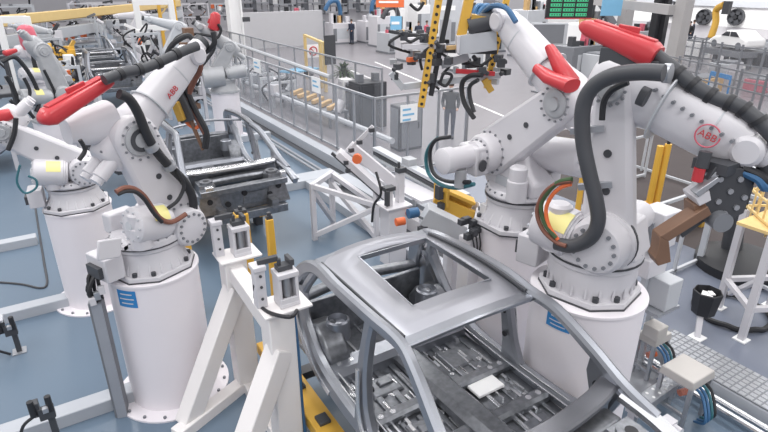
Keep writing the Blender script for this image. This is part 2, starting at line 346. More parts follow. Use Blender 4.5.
# ---------------------------------------------------------------- setting
struct('floor', MB().box((25, 40, -.05), (150, 130, .1)), 'floor')
struct('floor', MB().box((-1.65, 28, .004), (16.7, 62, .008)), 'epoxy')
struct('floor', MB().box((14.6, 4.0, .003), (9.8, 16, .006)), 'bay')
struct('floor', MB().box((8.2, 4.1, .004), (3.0, 14.2, .008)), 'epoxyg')
def ledge(a, b, w, z=.16, m='beam', n='trim'):
    k = MB(); a, b = V((a[0], a[1], z/2)), V((b[0], b[1], z/2)); k.beam(a, b, w, z); return struct(n, k, m, bevel=.012)
for i, (y, x1) in enumerate(((11.45, -.55), (8.72, .22), (6.0, .24))): ledge((-6.5, y), (x1, y), .22, .17)
ledge((4.0, 11.75), (5.9, 11.75), .55, .20); ledge((5.15, 6.0), (5.15, 11.47), .36, .197)
ledge((2.9, 16.25), (5.95, 16.25), .2, .20); ledge((6.45, 4.0), (6.45, 34), .30, .26)
struct('floor', MB().box((5.55, 8.4, .009), (.46, 6.0, .01)), 'dgrey'); struct('floor', MB().box((6.2, 20, .009), (.18, 18, .01)), 'dgrey')
ledge((5.95, 11.46), (5.95, 5.5), .3, .193)
ledge((6.34, 3.25), (6.34, -2.5), .58, .24)
# walls of the far hall
struct('wall_right', MB().box((62, 30, 4.5), (.4, 60, 9)), 'wall')
struct('wall_far', MB().box((20, 98, 3), (140, .4, 6)), 'wallg')
k = MB(); a, b = G(238, 50), G(322, 43.7); k.beam(a+V((0, 0, 1.2)), b+V((0, 0, 1.2)), .5, 2.4); struct('wall_partition', k, 'wallg')
k = MB(); a, b = G(395, 34), G(480, 30); k.beam(a+V((0, 0, 2.2)), b+V((0, 0, 2.2)), .4, 4.4); struct('wall_partition', k, 'wall')
k = MB(); a, b = G(520, 52), G(612, 52); k.beam(a+V((0, 0, 2.4)), b+V((0, 0, 2.4)), .3, 4.8); struct('wall_partition', k, 'wall')

# ---------------------------------------------------------------- pedestals and the big robots
LC, LZ = (.70, 5.97), 1.68
RC, RZ = (4.17, 2.92), 1.84
MC, MZ = (4.80, 4.55), 1.78
BC, BZ = (.18, 8.75), 1.56
pl = pedestal(LC, LZ, .475, 'large white pedestal in left foreground with white base flange'); pr = pedestal(RC, RZ, .53, 'large white pedestal beside the bare car body, nearest on the right')
pm = pedestal(MC, MZ, .475, 'white pedestal half hidden behind the car roof, in the middle', flange=False); pb = pedestal(BC, BZ, .44, 'white pedestal with bolted flange at far left beyond the nearest robot')
pad(pl, .475, 224, 1.52, .22, .20); pad(pr, .53, 192, 1.68, .24, .16)

# right robot
R = robot('large white robot on right pedestal under a long red hose guide, arm reaching right', RC, RZ, 165, (.15, .62), (.0, 1.93), (1.02, 1.60), 1.17, 'big white welding robots', side=-1, bal='near', lw=(.205, .13), arm=(.25, .175), rl=.62, lt=.145, bl=.40, bz=.04, fs=.96)
dress(R, (581, 24), (657, 57), .085, .125, lat=-.06)
put('bracket', MB().box(R.W.inverted() @ R.P(622, 58, -.1), (.34, .1, .16)).box(R.W.inverted() @ R.P(650, 68, -.1), (.14, .08, .12)), 'dgrey', R.root, local=True, bevel=.01)
hose(R, [(655, 55, -.06), (672, 68), (692, 84), (715, 98), (740, 107), (770, 132), (790, 160)], .056, 'dgrey', -.08, 'arm_hose', n=12)
for p, q in (((676, 72), (680, 75)), ((691, 83), (695, 86)), ((708, 94), (713, 97)), ((727, 102), (732, 104)), ((742, 108), (746, 111)), ((757, 119), (760, 123))): put('hose_band', MB().cyl(R.P(*p, -.08), R.P(*q, -.08), .068, n=14), 'black', R.root)
hose(R, [(664, 73), (640, 72), (612, 76), (592, 88), (583, 108), (583, 140), (589, 172), (596, 200), (598, 222), (590, 238), (572, 246), (556, 243)], .062, 'dgrey', -.50, 'arm_hose', n=12)
put('hose_clamp', MB().cyl(R.P(664, 73, -.30), R.P(671, 73.5, -.30), .072, n=14), 'galv', R.root)
hose(R, [(628, 82), (612, 90), (604, 102), (602, 120)], .026, 'black', -.34)
hose(R, [(572, 181), (556, 184), (543, 195), (537, 212), (543, 230), (556, 242), (566, 246)], .02, 'hosebr', -.57, 'cable')
hose(R, [(572, 179), (559, 182), (548, 192), (541, 206), (545, 224), (556, 238)], .02, 'green', -.57, 'cable')
hose(R, [(571, 184), (560, 188), (551, 197), (546, 210), (549, 226), (558, 240)], .018, 'orange', -.56, 'cable')
for p in ((578, 131), (586, 187)): put('hose_clamp', MB().beam(R.P(p[0]-8, p[1], -.33), R.P(p[0]+26, p[1]-3, -.22), .05, .05), 'galv', R.root)
Wi = R.W.inverted(); d = (R.Wr-R.E).normalized(); upv = V((-d.z, 0, d.x))
M4 = R.W @ basis(R.E+d*.80+V((0, -.212, 0)), d, upv)
put('logo_ring', MB().tube([M4 @ V((.085*math.cos(k*math.pi/12), .085*math.sin(k*math.pi/12), .004)) for k in range(3, 26)], .006, n=6, sm=0), 'pink', R.upper)
text('ABB', .075, 'red', R.upper, M4 @ Matrix.Translation((0, 0, .005)), name='logo')
for i in range(9):
    q = R.E+d*(.30+.082*i)+upv*(.13-.012*i)+V((0, -.19-.0*i, 0)); put('bolt', MB().cyl(q+V((0, .1, 0)), q-V((0, .018, 0)), .014, n=8), 'mgrey', R.upper, local=True)
put('port_cover', MB().loft([(R.P(640, 95, -.30), .055, .075), (R.P(647, 98, -.30), .055, .075)], R.n), 'dgrey', R.upper)
# cabinet on the side of the right pedestal
# left robot
Lb = robot('large white robot on left pedestal with red hose guide, leaning back over the blue floor', LC, LZ, 66, (.32, .42), (-.02, 1.46), (.88, 2.16), 1.0, 'big white welding robots', side=-1, lw=(.28, .235), arm=(.25, .15), bal='near', bl=.30, bz=.22, b1z=.12, fs=.93)
put('elbow_recess', MB().cyl(Lb.W @ (Lb.E+V((0, -.245, 0))), Lb.W @ (Lb.E+V((0, -.262, 0))), .115, n=24), 'dgrey', Lb.lower)
dress(Lb, (40, 122), (109, 80), .10, .075, lat=-.10)
hose(Lb, [(104, 80), (122, 73), (145, 68), (168, 58), (186, 50), (197, 46)], .05, 'dgrey', -.22, 'arm_hose', n=12)
for p, q in (((118, 75), (122, 73)), ((137, 70), (141, 69)), ((156, 64), (160, 62)), ((174, 55), (178, 53))): put('hose_band', MB().cyl(Lb.P(*p, -.22), Lb.P(*q, -.22), .06, n=14), 'black', Lb.root)
hose(Lb, [(119, 94), (129, 99), (138, 113), (147, 135), (157, 152), (170, 167), (183, 180), (192, 196), (193, 214), (186, 228)], .046, 'black', -.30, 'arm_hose', n=12)
for p in ((153, 149), (171, 168)): put('hose_clamp', MB().turn(Lb.P(p[0]-3, p[1]-4, -.30), Lb.P(p[0]+5, p[1]+7, -.30), [(0, .066), (.03, .07), (.06, .066)], 16), 'galv', Lb.root)
hose(Lb, [(116, 192), (124, 188), (134, 189), (144, 196), (153, 209), (161, 219), (172, 222), (186, 214)], .026, 'hosebr', -.45, 'cable')
hose(Lb, [(118, 194), (126, 191), (136, 192), (145, 200), (153, 212), (162, 222)], .022, 'black', -.46, 'cable')
hose(Lb, [(80, 140), (85, 150), (79, 160)], .02, 'black', -.30); hose(Lb, [(177, 170), (184, 185), (178, 200), (168, 208)], .02, 'black', -.36)
dL = (Lb.Wr-Lb.E).normalized(); uL = V((-dL.z, 0, dL.x)); ML = Lb.W @ basis(Lb.E+dL*.62+V((0, -.165, 0)), dL, uL)
text('ABB', .085, 'red', Lb.upper, ML, name='logo')
put('junction_box', MB().beam(Lb.P(97, 251, -.42), Lb.P(121, 247, -.42), .03, .2), 'white', Lb.root, bevel=.015)
put('rear_pod', MB().loft([(Lb.P(66, 132, .1), .10, .12), (Lb.P(84, 128, .1), .15, .17), (Lb.P(112, 120, .05), .17, .20)], Lb.n), 'white', Lb.upper)
# middle robot, seen from behind
Mr = robot('white robot in the middle seen from behind, blue cable over its rear cylinder', MC, MZ, 0, (.32, .86), (-.62, 1.62), (.48, 2.36), 1.1, 'big white welding robots', side=1, lw=(.27, .2), arm=(.25, .15), bal='far')
dress(Mr, (572, 88), (549, 46), .11, .055, lat=.10, lid=False)
k = MB(); k.loft([(Mr.P(536, 68, .3), .05, .05), (Mr.P(550, 78, .3), .10, .06), (Mr.P(572, 86, .25), .12, .07)], Mr.n); put('hose_guide', k, 'red', Mr.root)
hose(Mr, [(505, 138, -.1), (512, 146, -.1), (528, 148, -.2), (545, 142, -.3), (560, 146, -.4)], .022, 'cable', 0, 'cable')
hose(Mr, [(438, 138), (430, 146), (426, 158), (429, 174), (440, 184), (456, 188), (474, 184)], .025, 'teal', .70, 'cable'); hose(Mr, [(450, 137), (436, 140), (430, 152), (433, 172), (446, 181), (470, 182)], .025, 'black', .72, 'cable')
hose(Mr, [(474, 118), (464, 102), (462, 84), (470, 76), (482, 75)], .03, 'black', .45, 'hose'); hose(Mr, [(474, 112), (470, 98), (470, 86), (478, 80)], .025, 'black', .48, 'hose')
Wm = Mr.W; q = V((Mr.A.x, 0, Mr.A.z)); k = MB().turn(Wm @ (q+V((0, .40, 0))), Wm @ (q+V((0, 9, 0))), [(0, .17), (.10, .17), (.11, .135), (.42, .135), (.43, .155), (.56, .155), (.58, .12)], 24); o = put('axis_motor', k, 'white', Mr.root)
put('motor_base', MB().box(q+V((.02, .46, -.05)), (.34, .22, .36)), 'white', Mr.root, local=True, bevel=.03); put('motor_stub', MB().cyl(q+V((-.06, .72, -.12)), q+V((-.06, .72, -.34)), .07, n=14), 'cast', o, local=True)
put('port', MB().loft([(q+V((-.18, .50, -.08)), .05, .07), (q+V((-.20, .50, -.08)), .05, .07)], (0, 1, 0)), 'dgrey', o, local=True)
# back-left robot
Bl = robot('white robot on far left pedestal, arm folded toward a red hose guide', BC, BZ, 95, (.2, .55), (-.65, 1.20), (-1.0, .9), .95, 'big white welding robots', side=-1, bal='near', bl=.45)
dress(Bl, (-14, 122), (12, 113), .12, .09, lat=-.1, lid=False)
hose(Bl, [(16, 118), (14, 135), (8, 150)], .03, 'black', -.3); hose(Bl, [(20, 165), (17, 182), (25, 193), (36, 188), (36, 180), (28, 176)], .014, 'teal', -.7, 'cable')
# ---------------------------------------------------------------- car bodies in white
CX = 2.69
def car(label, yo, roof=True, group='bare car bodies on the line', front=True):
    t = thing('car_body', label, 'car body', (CX, yo+3.4, .60), None, group)
    c = lambda x, y, z: V((CX+x, yo+y, z))
    def roofz(u, v):                          # u -1..1 across, v 0..1 front to rear
        return 2.10-.075*u*u-.05*(2*v-1)**2*.9
    hw = lambda v: .70+.035*math.sin(v*math.pi)
    if roof:
        k = MB(); nu, nv = 16, 16; top = {}; 
        fy = lambda u, v: 2.84+1.70*v+(.07*u*u if v < .5 else 0)*(1-2*v)*1.0-.05*(1-u*u)*max(0, 2*v-1)*-1
        us = [-1, -.93, -.78, -.58, -.4, -.2, 0, .2, .4, .58, .78, .93, 1]; vs = [0, .04, .12, .24, .36, .5, .62, .74, .84, .94, 1]
        for i, u in enumerate(us):
            for j, v in enumerate(vs):
                ed = -.03 if abs(u) == 1 else 0
                uu = u+(.05+.13*max(0, v-.24) if -.6 < u < -.3 else .12 if .3 < u < .6 else 0); top[i, j] = k.bm.verts.new(c(uu*hw(v), fy(uu, v), roofz(uu, v)+ed))
        for i in range(len(us)-1):
            for j in range(len(vs)-1):
                if us[i] >= -.58 and us[i+1] <= .58 and vs[j] >= .24 and vs[j+1] <= .84: continue
                k.bm.faces.new((top[i, j], top[i+1, j], top[i+1, j+1], top[i, j+1]))
        o = put('roof_panel', k, 'roof', t, ang=50); s = o.modifiers.new('solid', 'SOLIDIFY'); s.thickness = .028; s.offset = -1
        k = MB(); y0, y1 = 2.84+1.7*.24, 2.84+1.7*.84; q = [(-.375, y0), (.495, y0), (.495, y1), (-.32, y1), (-.375, y0)]
        for a, b in zip(q, q[1:]): k.beam(c(a[0], a[1], 2.045), c(b[0], b[1], 2.045), .012, .05)
        put('opening_flange', k, 'steel', o)
        k = MB(); k.sweep([c(-.66, 2.93, 1.99), c(0, 2.88, 2.05), c(.66, 2.93, 1.99)], .12, .05); put('roof_header', k, 'steel', t); k = MB(); k.sweep([c(-.66, 4.5, 1.98), c(0, 4.5, 2.03), c(.66, 4.5, 1.98)], .14, .05)
        put('roof_header', k, 'steel', t)
    else:
        k = MB(); k.sweep([c(-.68, 3.5, 2.0), c(0, 3.5, 2.06), c(.68, 3.5, 2.0)], .07, .04); put('roof_bow', k, 'steel', t)
    for sg, nm in ((-1, 'left'), (1, 'right')):
        k = MB(); X = lambda x, y, z: c(sg*x, y, z)
        up = V((sg, 0, .25))
        k.sweep([X(.90, 1.72, 1.44), X(.865, 2.02, 1.55), X(.82, 2.32, 1.74), X(.755, 2.68, 1.95), X(.71, 2.95, 2.01), X(.74, 3.35, 2.03), X(.74, 3.9, 2.02), X(.71, 4.40, 1.985), X(.735, 4.66, 1.86), X(.79, 4.84, 1.62), X(.82, 4.9, 1.40)], [.10, .12, .115, .10, .10, .11, .11, .13, .16, .2, .2], .10, up)
        k.sweep([X(.735, 3.30, 2.04), X(.77, 3.31, 1.85), X(.82, 3.30, 1.55), X(.85, 3.26, 1.25), X(.86, 3.22, 1.04)], [.13, .12, .14, .18, .3], .10, up)
        k.sweep([X(.79, 4.62, 1.72), X(.85, 4.50, 1.46), X(.86, 4.30, 1.24), X(.865, 4.05, 1.08), X(.865, 3.64, 1.0), X(.865, 3.0, .99), X(.865, 2.45, 1.02), X(.865, 2.22, 1.14), X(.855, 2.12, 1.36), X(.85, 2.04, 1.52)], [.15, .16, .16, .16, .15, .15, .15, .18, .2, .14], .12, up)
        k.sweep([X(.70, 4.38, 1.99), X(.76, 4.52, 1.78), X(.81, 4.6, 1.58)], .09, .08, up)
        k.prism([(2.04, 1.50), (2.32, 1.72), (2.34, 1.52), (2.24, 1.22), (2.1, 1.1)], X(.84, yo*0, 0) - V((0, 0, 0)) + V((0, 0, 0)), (0, 1, 0), (0, 0, 1), .05) if yo == 0 else k.prism([(yo+2.04, 1.50), (yo+2.32, 1.72), (yo+2.34, 1.52), (yo+2.24, 1.22), (yo+2.1, 1.1)], V((CX+sg*.84, 0, 0)), (0, 1, 0), (0, 0, 1), .05)
        k.prism([(4.5, 1.0), (4.95, 1.0), (5.0, 1.42), (4.82, 1.62), (4.56, 1.48), (4.4, 1.2)] if yo == 0 else [(yo+a, b) for a, b in ((4.5, 1.0), (4.95, 1.0), (5.0, 1.42), (4.82, 1.62), (4.56, 1.48), (4.4, 1.2))], V((CX+sg*.82, 0, 0)), (0, 1, 0), (0, 0, 1), .04)
        o = put('side_frame', k, 'steel', t, ang=40)
        k = MB()                               # bright flanges the doors seal on
        k.sweep([X(.90, 4.62, 1.72), X(.925, 4.49, 1.44), X(.93, 4.29, 1.20), X(.935, 4.05, 1.05), X(.935, 3.78, 1.0)], .05, .02, up); put('door_flange', k, 'brt', o); k = MB()
        k.sweep([X(.895, 3.29, 1.60), X(.92, 3.25, 1.25), X(.93, 3.16, 1.04), X(.935, 2.95, .97)], .05, .02, up)
        put('door_flange', k, 'brt', o)
        for dx, zz in ((-.10, 1.075), (-.04, 1.085)): put('sill_seam', MB().sweep([X(.865+dx, 2.35, zz), X(.865+dx, 3.2, zz-.02), X(.865+dx, 4.0, zz)], .016, .012, V((0, 0, 1))), 'brt', o)
        k = MB(); k.sweep([X(.655, 2.96, 2.035), X(.675, 3.4, 2.055), X(.675, 3.9, 2.055), X(.65, 4.42, 2.02)], .022, .03, V((0, 0, 1))); put('drip_rail', k, 'dgrey', o)
        for q in ((2.2, 1.45, .05), (2.22, 1.3, .035), (3.27, 1.35, .03), (3.3, 1.6, .025)):
            put('access_hole', MB().cyl(X(.80 if q[0] < 3 else .775, q[1-1], q[1]), X(.795 if q[0] < 3 else .76, q[0], q[1]), q[2], n=10), 'black', o)
    # floor pan
    k = MB(); k.box(c(0, 3.55, .92), (1.66, 2.7, .03))
    for i in range(9):
        x = -.72+.18*i
        if abs(x) < .16: continue
        k.beam(c(x, 2.35, .945), c(x, 3.15, .945), .05, .03); k.beam(c(x, 3.30, .945), c(x, 3.95, .945), .07, .03)
    o = put('floor_pan', k, 'dsteel', t, bevel=.008)
    k = MB(); k.sweep([c(0, 2.15, 1.06), c(0, 3.0, 1.02), c(0, 4.0, .98)], .28, [.24, .2, .12], sm=3, ch=.3); put('tunnel', k, 'dsteel', o)
    for y, w, h in ((2.72, .14, .12), (3.24, .13, .10), (4.02, .28, .22)):
        k = MB(); k.sweep([c(-.80, y, .98), c(0, y, .99), c(.80, y, .98)], w, h, sm=2)
        q = put('cross_member', k, 'dsteel' if y < 4 else 'steel', o, ang=30)
        k = MB()
        for i in range(12): k.cyl(c(-.7+.128*i, y, .98+h/2-.01), c(-.7+.128*i, y, .985+h/2), .028, n=10)
        put('stamped_boss', k, 'brt', q)
    for i, (x, y, w, l) in enumerate(((-.45, 2.95, .22, .3), (.40, 3.12, .32, .24), (.45, 3.62, .3, .3), (-.42, 3.65, .34, .26), (.5, 2.5, .3, .16), (-.45, 2.5, .26, .2))):
        k = MB(); k.box(c(x, y, .955 if i != 1 else .985), (w, l, .03), top=.86 if i != 1 else .98)
        if i in (0, 3): k.box(c(x+.03, y+.02, .98), (w*.5, l*.35, .03), top=.8)
        put('stamped_plate', k, 'wall' if i in (1,) else 'dsteel', o, bevel=.006)
    rnd = random.Random(3); k = MB()
    for i in range(190):
        x, y = rnd.uniform(-.76, .76), rnd.uniform(2.3, 4.5)
        q = rnd.random()
        if q < .35: k.beam(c(x, y, .95), c(x, y+rnd.uniform(.15, .4), .95), rnd.uniform(.012, .03), .03)
        elif q < .6: k.cyl(c(x, y, .93), c(x, y, .955), rnd.uniform(.012, .03), n=8)
        else: k.box(c(x, y, .955), (rnd.uniform(.02, .05), rnd.uniform(.05, .22), .04), top=.7)
    put('weld_studs', k, 'brt', o, kind='stuff')
    for sg in (-1, 1):                          # rear wheel houses
        k = MB(); k.prism([(yo+4.02, .95), (yo+4.05, 1.16), (yo+4.18, 1.32), (yo+4.36, 1.38), (yo+4.54, 1.32), (yo+4.66, 1.16), (yo+4.68, .95)], V((CX+sg*.68, 0, 0)), (0, 1, 0), (0, 0, 1), .26); put('wheel_house', k, 'dsteel', t, bevel=.04)
        k = MB(); k.turn(c(sg*.56, 4.30, 1.20), c(sg*.56, 4.30, 9), [(0, .13), (.20, .12), (.215, .10), (.16, .085)], 18); put('spring_cup', k, 'steel', t)
    k = MB(); k.box(c(0, 4.72, 1.18), (1.5, .06, .5)); k.sweep([c(-.78, 4.86, 1.40), c(0, 4.96, 1.42), c(.78, 4.86, 1.40)], .14, .1); put('rear_panel', k, 'dsteel', t, bevel=.01)
    # cowl and dash
    k = MB(); k.sweep([c(-.84, 2.13, 1.52), c(-.55, 2.05, 1.525), c(0, 2.0, 1.53), c(.55, 2.05, 1.525), c(.84, 2.13, 1.52)], .17, .07); put('cowl', k, 'brt' if not roof else 'cowlsteel', t, ang=30)
    k = MB(); k.box(c(0, 2.08, 1.2), (1.56, .05, .6)); k.sweep([c(-.7, 1.96, 1.33), c(0, 1.92, 1.36), c(.7, 1.96, 1.33)], .2, .14); o = put('dash_panel', k, 'dsteel', t, bevel=.01)
    for i, x in enumerate((-.5, -.2, .15, .45)): put('access_hole', MB().cyl(c(x, 1.93, 1.2), c(x, 1.96, 1.2), .06, n=12), 'black', o)
    for sg in (-1, 1):
        k = MB(); k.sweep([c(sg*.86, 2.0, 1.47), c(sg*.87, 1.7, 1.42), c(sg*.85, 1.3, 1.33)], [.14, .11, .09], .10); k.beam(c(sg*.92, 2.0, 1.5), c(sg*.91, 1.3, 1.36), .03, .03); put('fender_rail', k, 'brt' if roof else 'steel', t)
        k = MB(); k.box(c(sg*.60, 1.72, 1.18), (.42, .46, .5), top=.6); k.cyl(c(sg*.58, 1.72, 1.42), c(sg*.58, 1.72, 1.47), .11, n=18); o = put('strut_tower', k, 'dsteel', t)
        put('strut_cap', MB().cyl(c(sg*.58, 1.72, 1.47), c(sg*.58, 1.72, 1.475), .05, n=14), 'black', o)
        k = MB(); k.beam(c(sg*.46, 2.1, .92), c(sg*.46, 1.3, .98), .12, .16); put('front_rail', k, 'dsteel', t)
    if not roof:
        k = MB(); k.box(c(0, 1.60, 1.10), (1.52, .10, .42)); k.beam(c(-.76, 1.5, 1.33), c(.76, 1.5, 1.33), .16, .10); k.beam(c(-.72, 1.45, .84), c(.72, 1.45, .84), .14, .14); k.box(c(.2, 1.56, 1.1), (.5, .06, .2), top=.8); o = put('front_panel', k, 'dsteel', t, bevel=.012)
        for x, z in ((-.6, 1.15), (-.3, 1.05), (.0, 1.2), (.45, 1.1), (.62, 1.22)): put('access_hole', MB().cyl(c(x, 1.52, z), c(x, 1.56, z), .05, n=10), 'black', o)
        put('hinge_bracket', MB().box(c(.70, 1.5, 1.42), (.1, .12, .14)).box(c(-.6, 1.48, 1.40), (.14, .1, .08)), 'brt', t, bevel=.01)
    return t
car1 = car('bare grey steel car body with open roof in the foreground', 0)
car2 = car('roofless car body behind the nearest one, being welded by the left robot', 7.30, roof=False)
clone(car2, (CX, 3.4+7.3+13.8, .6), 'roofless car body further up the line, nearer of the two at top left')
clone(car2, (CX-.1, 3.4+7.3+19.2, .6), 'roofless car body further up the line, farther of the two at top left')
clone(car2, (CX-.3, 3.4+7.3+35, .6), 'tiny roofless car body at the far end of the line, top left')
# skid rails and lifting posts under the cars
def skid(label, y0, y1):
    t = thing('skid_conveyor', label, 'skid', (CX, (y0+y1)/2, 0), None, 'yellow skids under the car bodies')
    ro = lambda g: -.92 if g < 0 else .60
    for sg in (-1, 1):
        put('skid_rail', MB().beam((CX+ro(sg), y0, .42), (CX+ro(sg), y1, .42), .24, .14), 'yellow', t, bevel=.01)
        for i in range(7): put('rail_clip', MB().box((CX+ro(sg), y0+.4+i*.6, .50), (.12, .14, .05)), 'dgrey', t, bevel=.006)
        for y in (y0+.5, (y0+y1)/2, y1-.5): put('support', MB().box((CX+ro(sg), y, .175), (.14, .2, .35)), 'dgrey', t)
    for y in (y0+.6, y1-.6): put('cross_beam', MB().beam((CX-.9, y, .30), (CX+.6, y, .30), .14, .1), 'dgrey', t)
    for sg in (-1, 1):
        for y in (y0+1.0, y1-1.0): put('locating_pin', MB().cyl((CX+ro(sg), y, .48), (CX+ro(sg), y, .88), .05, .04, n=10), 'dgrey', t)
    return t
skid('yellow skid with dark supports under the nearest car body', 1.2, 5.6); skid('yellow skid under the second car body', 9.6, 13.2)
def liftpost(label, px, top, bot, w, y, lean=0):
    a, b = AY(px, top, y), AY(px, bot, y)
    t = thing('lifting_post', label, 'post', (b.x, b.y, 0), None, 'yellow lifting posts')
    put('post', MB().box((b.x, b.y, a.z/2), (w, w, a.z), top=.8), 'yellow', t, bevel=.01)
    put('clamp', MB().cyl((b.x, b.y, a.z), (b.x, b.y, a.z+.10), .03, n=10).box((b.x, b.y, a.z+.02), (w*.7, w*.5, .06)), 'dgrey', t)
    return t
liftpost('yellow lifting post standing alone on the blue floor right of the frame clamp', 273, 218, 262, .12, 6.9)
liftpost('wide yellow lifting post under the middle of the second car body', 244, 212, 245, .22, 7.3)
liftpost('yellow lifting post beside the left pedestal, left of the white clamps', 188, 232, 262, .16, 7.4)

# ---------------------------------------------------------------- white clamp frame on the left of the line
t = thing('weld_fixture', 'white welded frame with slanting braces in the left foreground', 'frame', (1.45, 4.8, 0))
AYV, BYV, FX = 5.5, 4.2, 1.46
for y, zt in ((AYV, 1.78), (BYV, 1.83)):
    put('post', MB().box((FX, y, zt/2), (.25, .25, zt)), 'cream', t, bevel=.012)
    put('brace', MB().beam((FX-.02, y-.05, 1.42), (FX-.80, y-.32, .06), .20, .20), 'cream', t, bevel=.012)
    put('head_plate', MB().box((FX+.06, y, zt+.012), (.46, .34, .025)), 'cream', t, bevel=.006)
    put('foot_beam', MB().beam((FX-.95, y-.46, .07), (FX, y, .07), .16, .14), 'cream', t, bevel=.012)
put('top_beam', MB().beam((FX, AYV+.05, 1.62), (FX, BYV, 1.56), .16, .20), 'cream', t, bevel=.012)
put('foot_beam', MB().beam((FX, AYV, .07), (FX, BYV, .07), .16, .14), 'cream', t, bevel=.012)
put('power_cable', MB().tube([(FX+.13, BYV-.08, 1.8), (FX+.14, BYV-.09, 1.3), (FX+.14, BYV-.09, .7), (FX+.16, BYV-.1, 0.02)], .022), 'cable', t)
put('power_cable', MB().tube([AX(255, 285, 1.3), AX(256, 300, 1.32), AX(268, 312, 1.35), AX(290, 317, 1.45), AX(297, 310, 1.6)], .018), 'black', t)
def clamp_unit(label, y, z, s=1.0, base=FX):
    t = thing('clamp_unit', label, 'clamp', (base, y, z), None, 'white clamping units')
    b = lambda x, yy, zz: V((base+x*s, y+yy*s, z+zz*s))
    put('arm_post', MB().box(b(-.12, .06, .19), (.10*s, .10*s, .38*s)).box(b(-.12, .06, .40), (.12*s, .14*s, .05*s)), 'white', t, bevel=.008)
    for zz in (.10, .22, .33): put('bolt', MB().cyl(b(-.12, .0, zz), b(-.12, .012, zz)-V((0, .02, 0)), .014*s, n=8), 'dgrey', t)
    k = MB()
    for xx in (.02, .18): k.box(b(xx, -.02, .17), (.03*s, .16*s, .30*s))
    k.box(b(.10, -.02, .02), (.19*s, .18*s, .04*s)).box(b(.10, -.02, .32), (.20*s, .18*s, .05*s)).box(b(.10, .03, .17), (.14*s, .02*s, .3*s)).box(b(.10, -.09, .05), (.18*s, .03*s, .08*s))
    f = put('housing', k, 'white', t, bevel=.006)
    put('cylinder', MB().cyl(b(.10, -.04, .05), b(.10, -.04, .28), .035*s, n=12), 'galv', f)
    k = MB().box(b(.10, 0, .37), (.14*s, .10*s, .05*s)).cyl(b(.06, 0, .38), b(.06, 0, .46), .02*s, n=8).box(b(.16, .0, .42), (.04*s, .14*s, .06*s)).beam(b(-.12, .06, .44), b(.06, .02, .46), .05*s, .05*s)
    put('gripper_jaw', k, 'dgrey', t, bevel=.004)
    return t
clamp_unit('white clamp unit with window, on the far post of the left foreground frame', AYV, 1.80)
clamp_unit('white clamp unit with window, on the near post of the left foreground frame', BYV, 1.855)

# ---------------------------------------------------------------- clamp truss and stand on the far side of the line
t = thing('clamp_truss', 'white lattice frame standing beyond the car roof, on the left of the clamp stand', 'frame', (4.6, 8.9, 0))
def tb(a, b, w=.09, m='white', nm='strut'): return put(nm, MB().beam(a, b, w, w), m, t, bevel=.006)
p0 = G(315, 240); xs = p0.x
cor = [V((p0.x, p0.y, 0)), V((p0.x+.62, p0.y+.45, 0)), V((p0.x+.95, p0.y-.7, 0))]
for q in cor: tb(q, q+V((0, 0, 1.15)), nm='post')
tb(cor[0]+V((0, 0, 1.1)), cor[1]+V((0, 0, 1.1))); tb(cor[0]+V((0, 0, 1.1)), cor[2]+V((0, 0, .75))); tb(cor[1]+V((0, 0, 1.1)), cor[2]+V((0, 0, .75)))
tb(cor[0]+V((0, 0, .1)), cor[2]+V((0, 0, .7))); tb(cor[0]+V((0, 0, 1.0)), cor[1]+V((0, 0, .1))); tb(cor[1]+V((0, 0, .9)), cor[2]+V((0, 0, .1)))
t2 = thing('transfer_slide', 'white slanting slide with an orange disc, resting on the lattice frame', 'slide', tuple(cor[0]+V((.3, 0, 1.2))))
a, b = D(338, 152, cor[0]), D(392, 200, V((4.7, 8.3, 0)))
put('slide_beam', MB().beam(a, b, .30, .12), 'white', t2, bevel=.01)
put('slide_beam', MB().beam(a+V((.28, .1, .05)), b+V((.30, .12, .12)), .12, .2), 'white', t2, bevel=.01)
put('side_rail', MB().beam(a+V((-.15, -.05, .02)), b+V((-.15, -.05, .02)), .05, .05), 'dgrey', t2)
put('disc', MB().cyl(D(353, 154, cor[0])-V((.05, .25, 0)), D(353, 154, cor[0])-V((.1, .32, 0)), .085, n=18), 'orange', t2)
k = MB()
for p in ((352, 148), (347, 160), (360, 140), (372, 128), (349, 168)):
    q = D(p[0], p[1], cor[0]); k.box(q-V((.08, .12, 0)), (.09, .06, .07))
put('sensor', k, 'dgrey', t2); put('handle', MB().beam(D(352, 147, cor[0]), D(373, 126, cor[0]), .06, .06), 'white', t2)
# clamp stand
cs = G(393, 262); csz = D(393, 205, cs).z
t = thing('clamp_stand', 'white post with clamps standing behind the car roof, left of the yellow bracket', 'stand', (cs.x, cs.y, 0))
put('post', MB().box((cs.x, cs.y, csz/2), (.36, .3, csz)), 'white', t, bevel=.015)
put('top_plate', MB().box((cs.x, cs.y, csz+.015), (.50, .42, .03)), 'white', t, bevel=.006)
put('upright', MB().box((cs.x+.14, cs.y+.02, csz+.30), (.12, .12, .56)), 'white', t, bevel=.008)
put('upright', MB().box((cs.x-.13, cs.y-.05, csz+.16), (.10, .12, .28)), 'white', t, bevel=.008)
k = MB().box((cs.x-.13, cs.y-.05, csz+.34), (.20, .14, .07)).box((cs.x-.2, cs.y-.12, csz+.2), (.06, .08, .26)).box((cs.x+.14, cs.y, csz+.60), (.16, .12, .08)).cyl((cs.x+.10, cs.y, csz+.62), (cs.x+.10, cs.y, csz+.74), .025, n=8)
put('gripper_jaw', k, 'dgrey', t, bevel=.004)
put('drum', MB().cyl(D(408, 212, cs), D(408, 212, cs)+V((.02, -.12, 0)), .07, n=16), 'orange', t)
put('power_cable', MB().tube([D(376, 172, cs), D(383, 190, cs)-V((.1, .1, 0)), D(374, 205, cs), D(372, 222, cs)], .022), 'black', t)
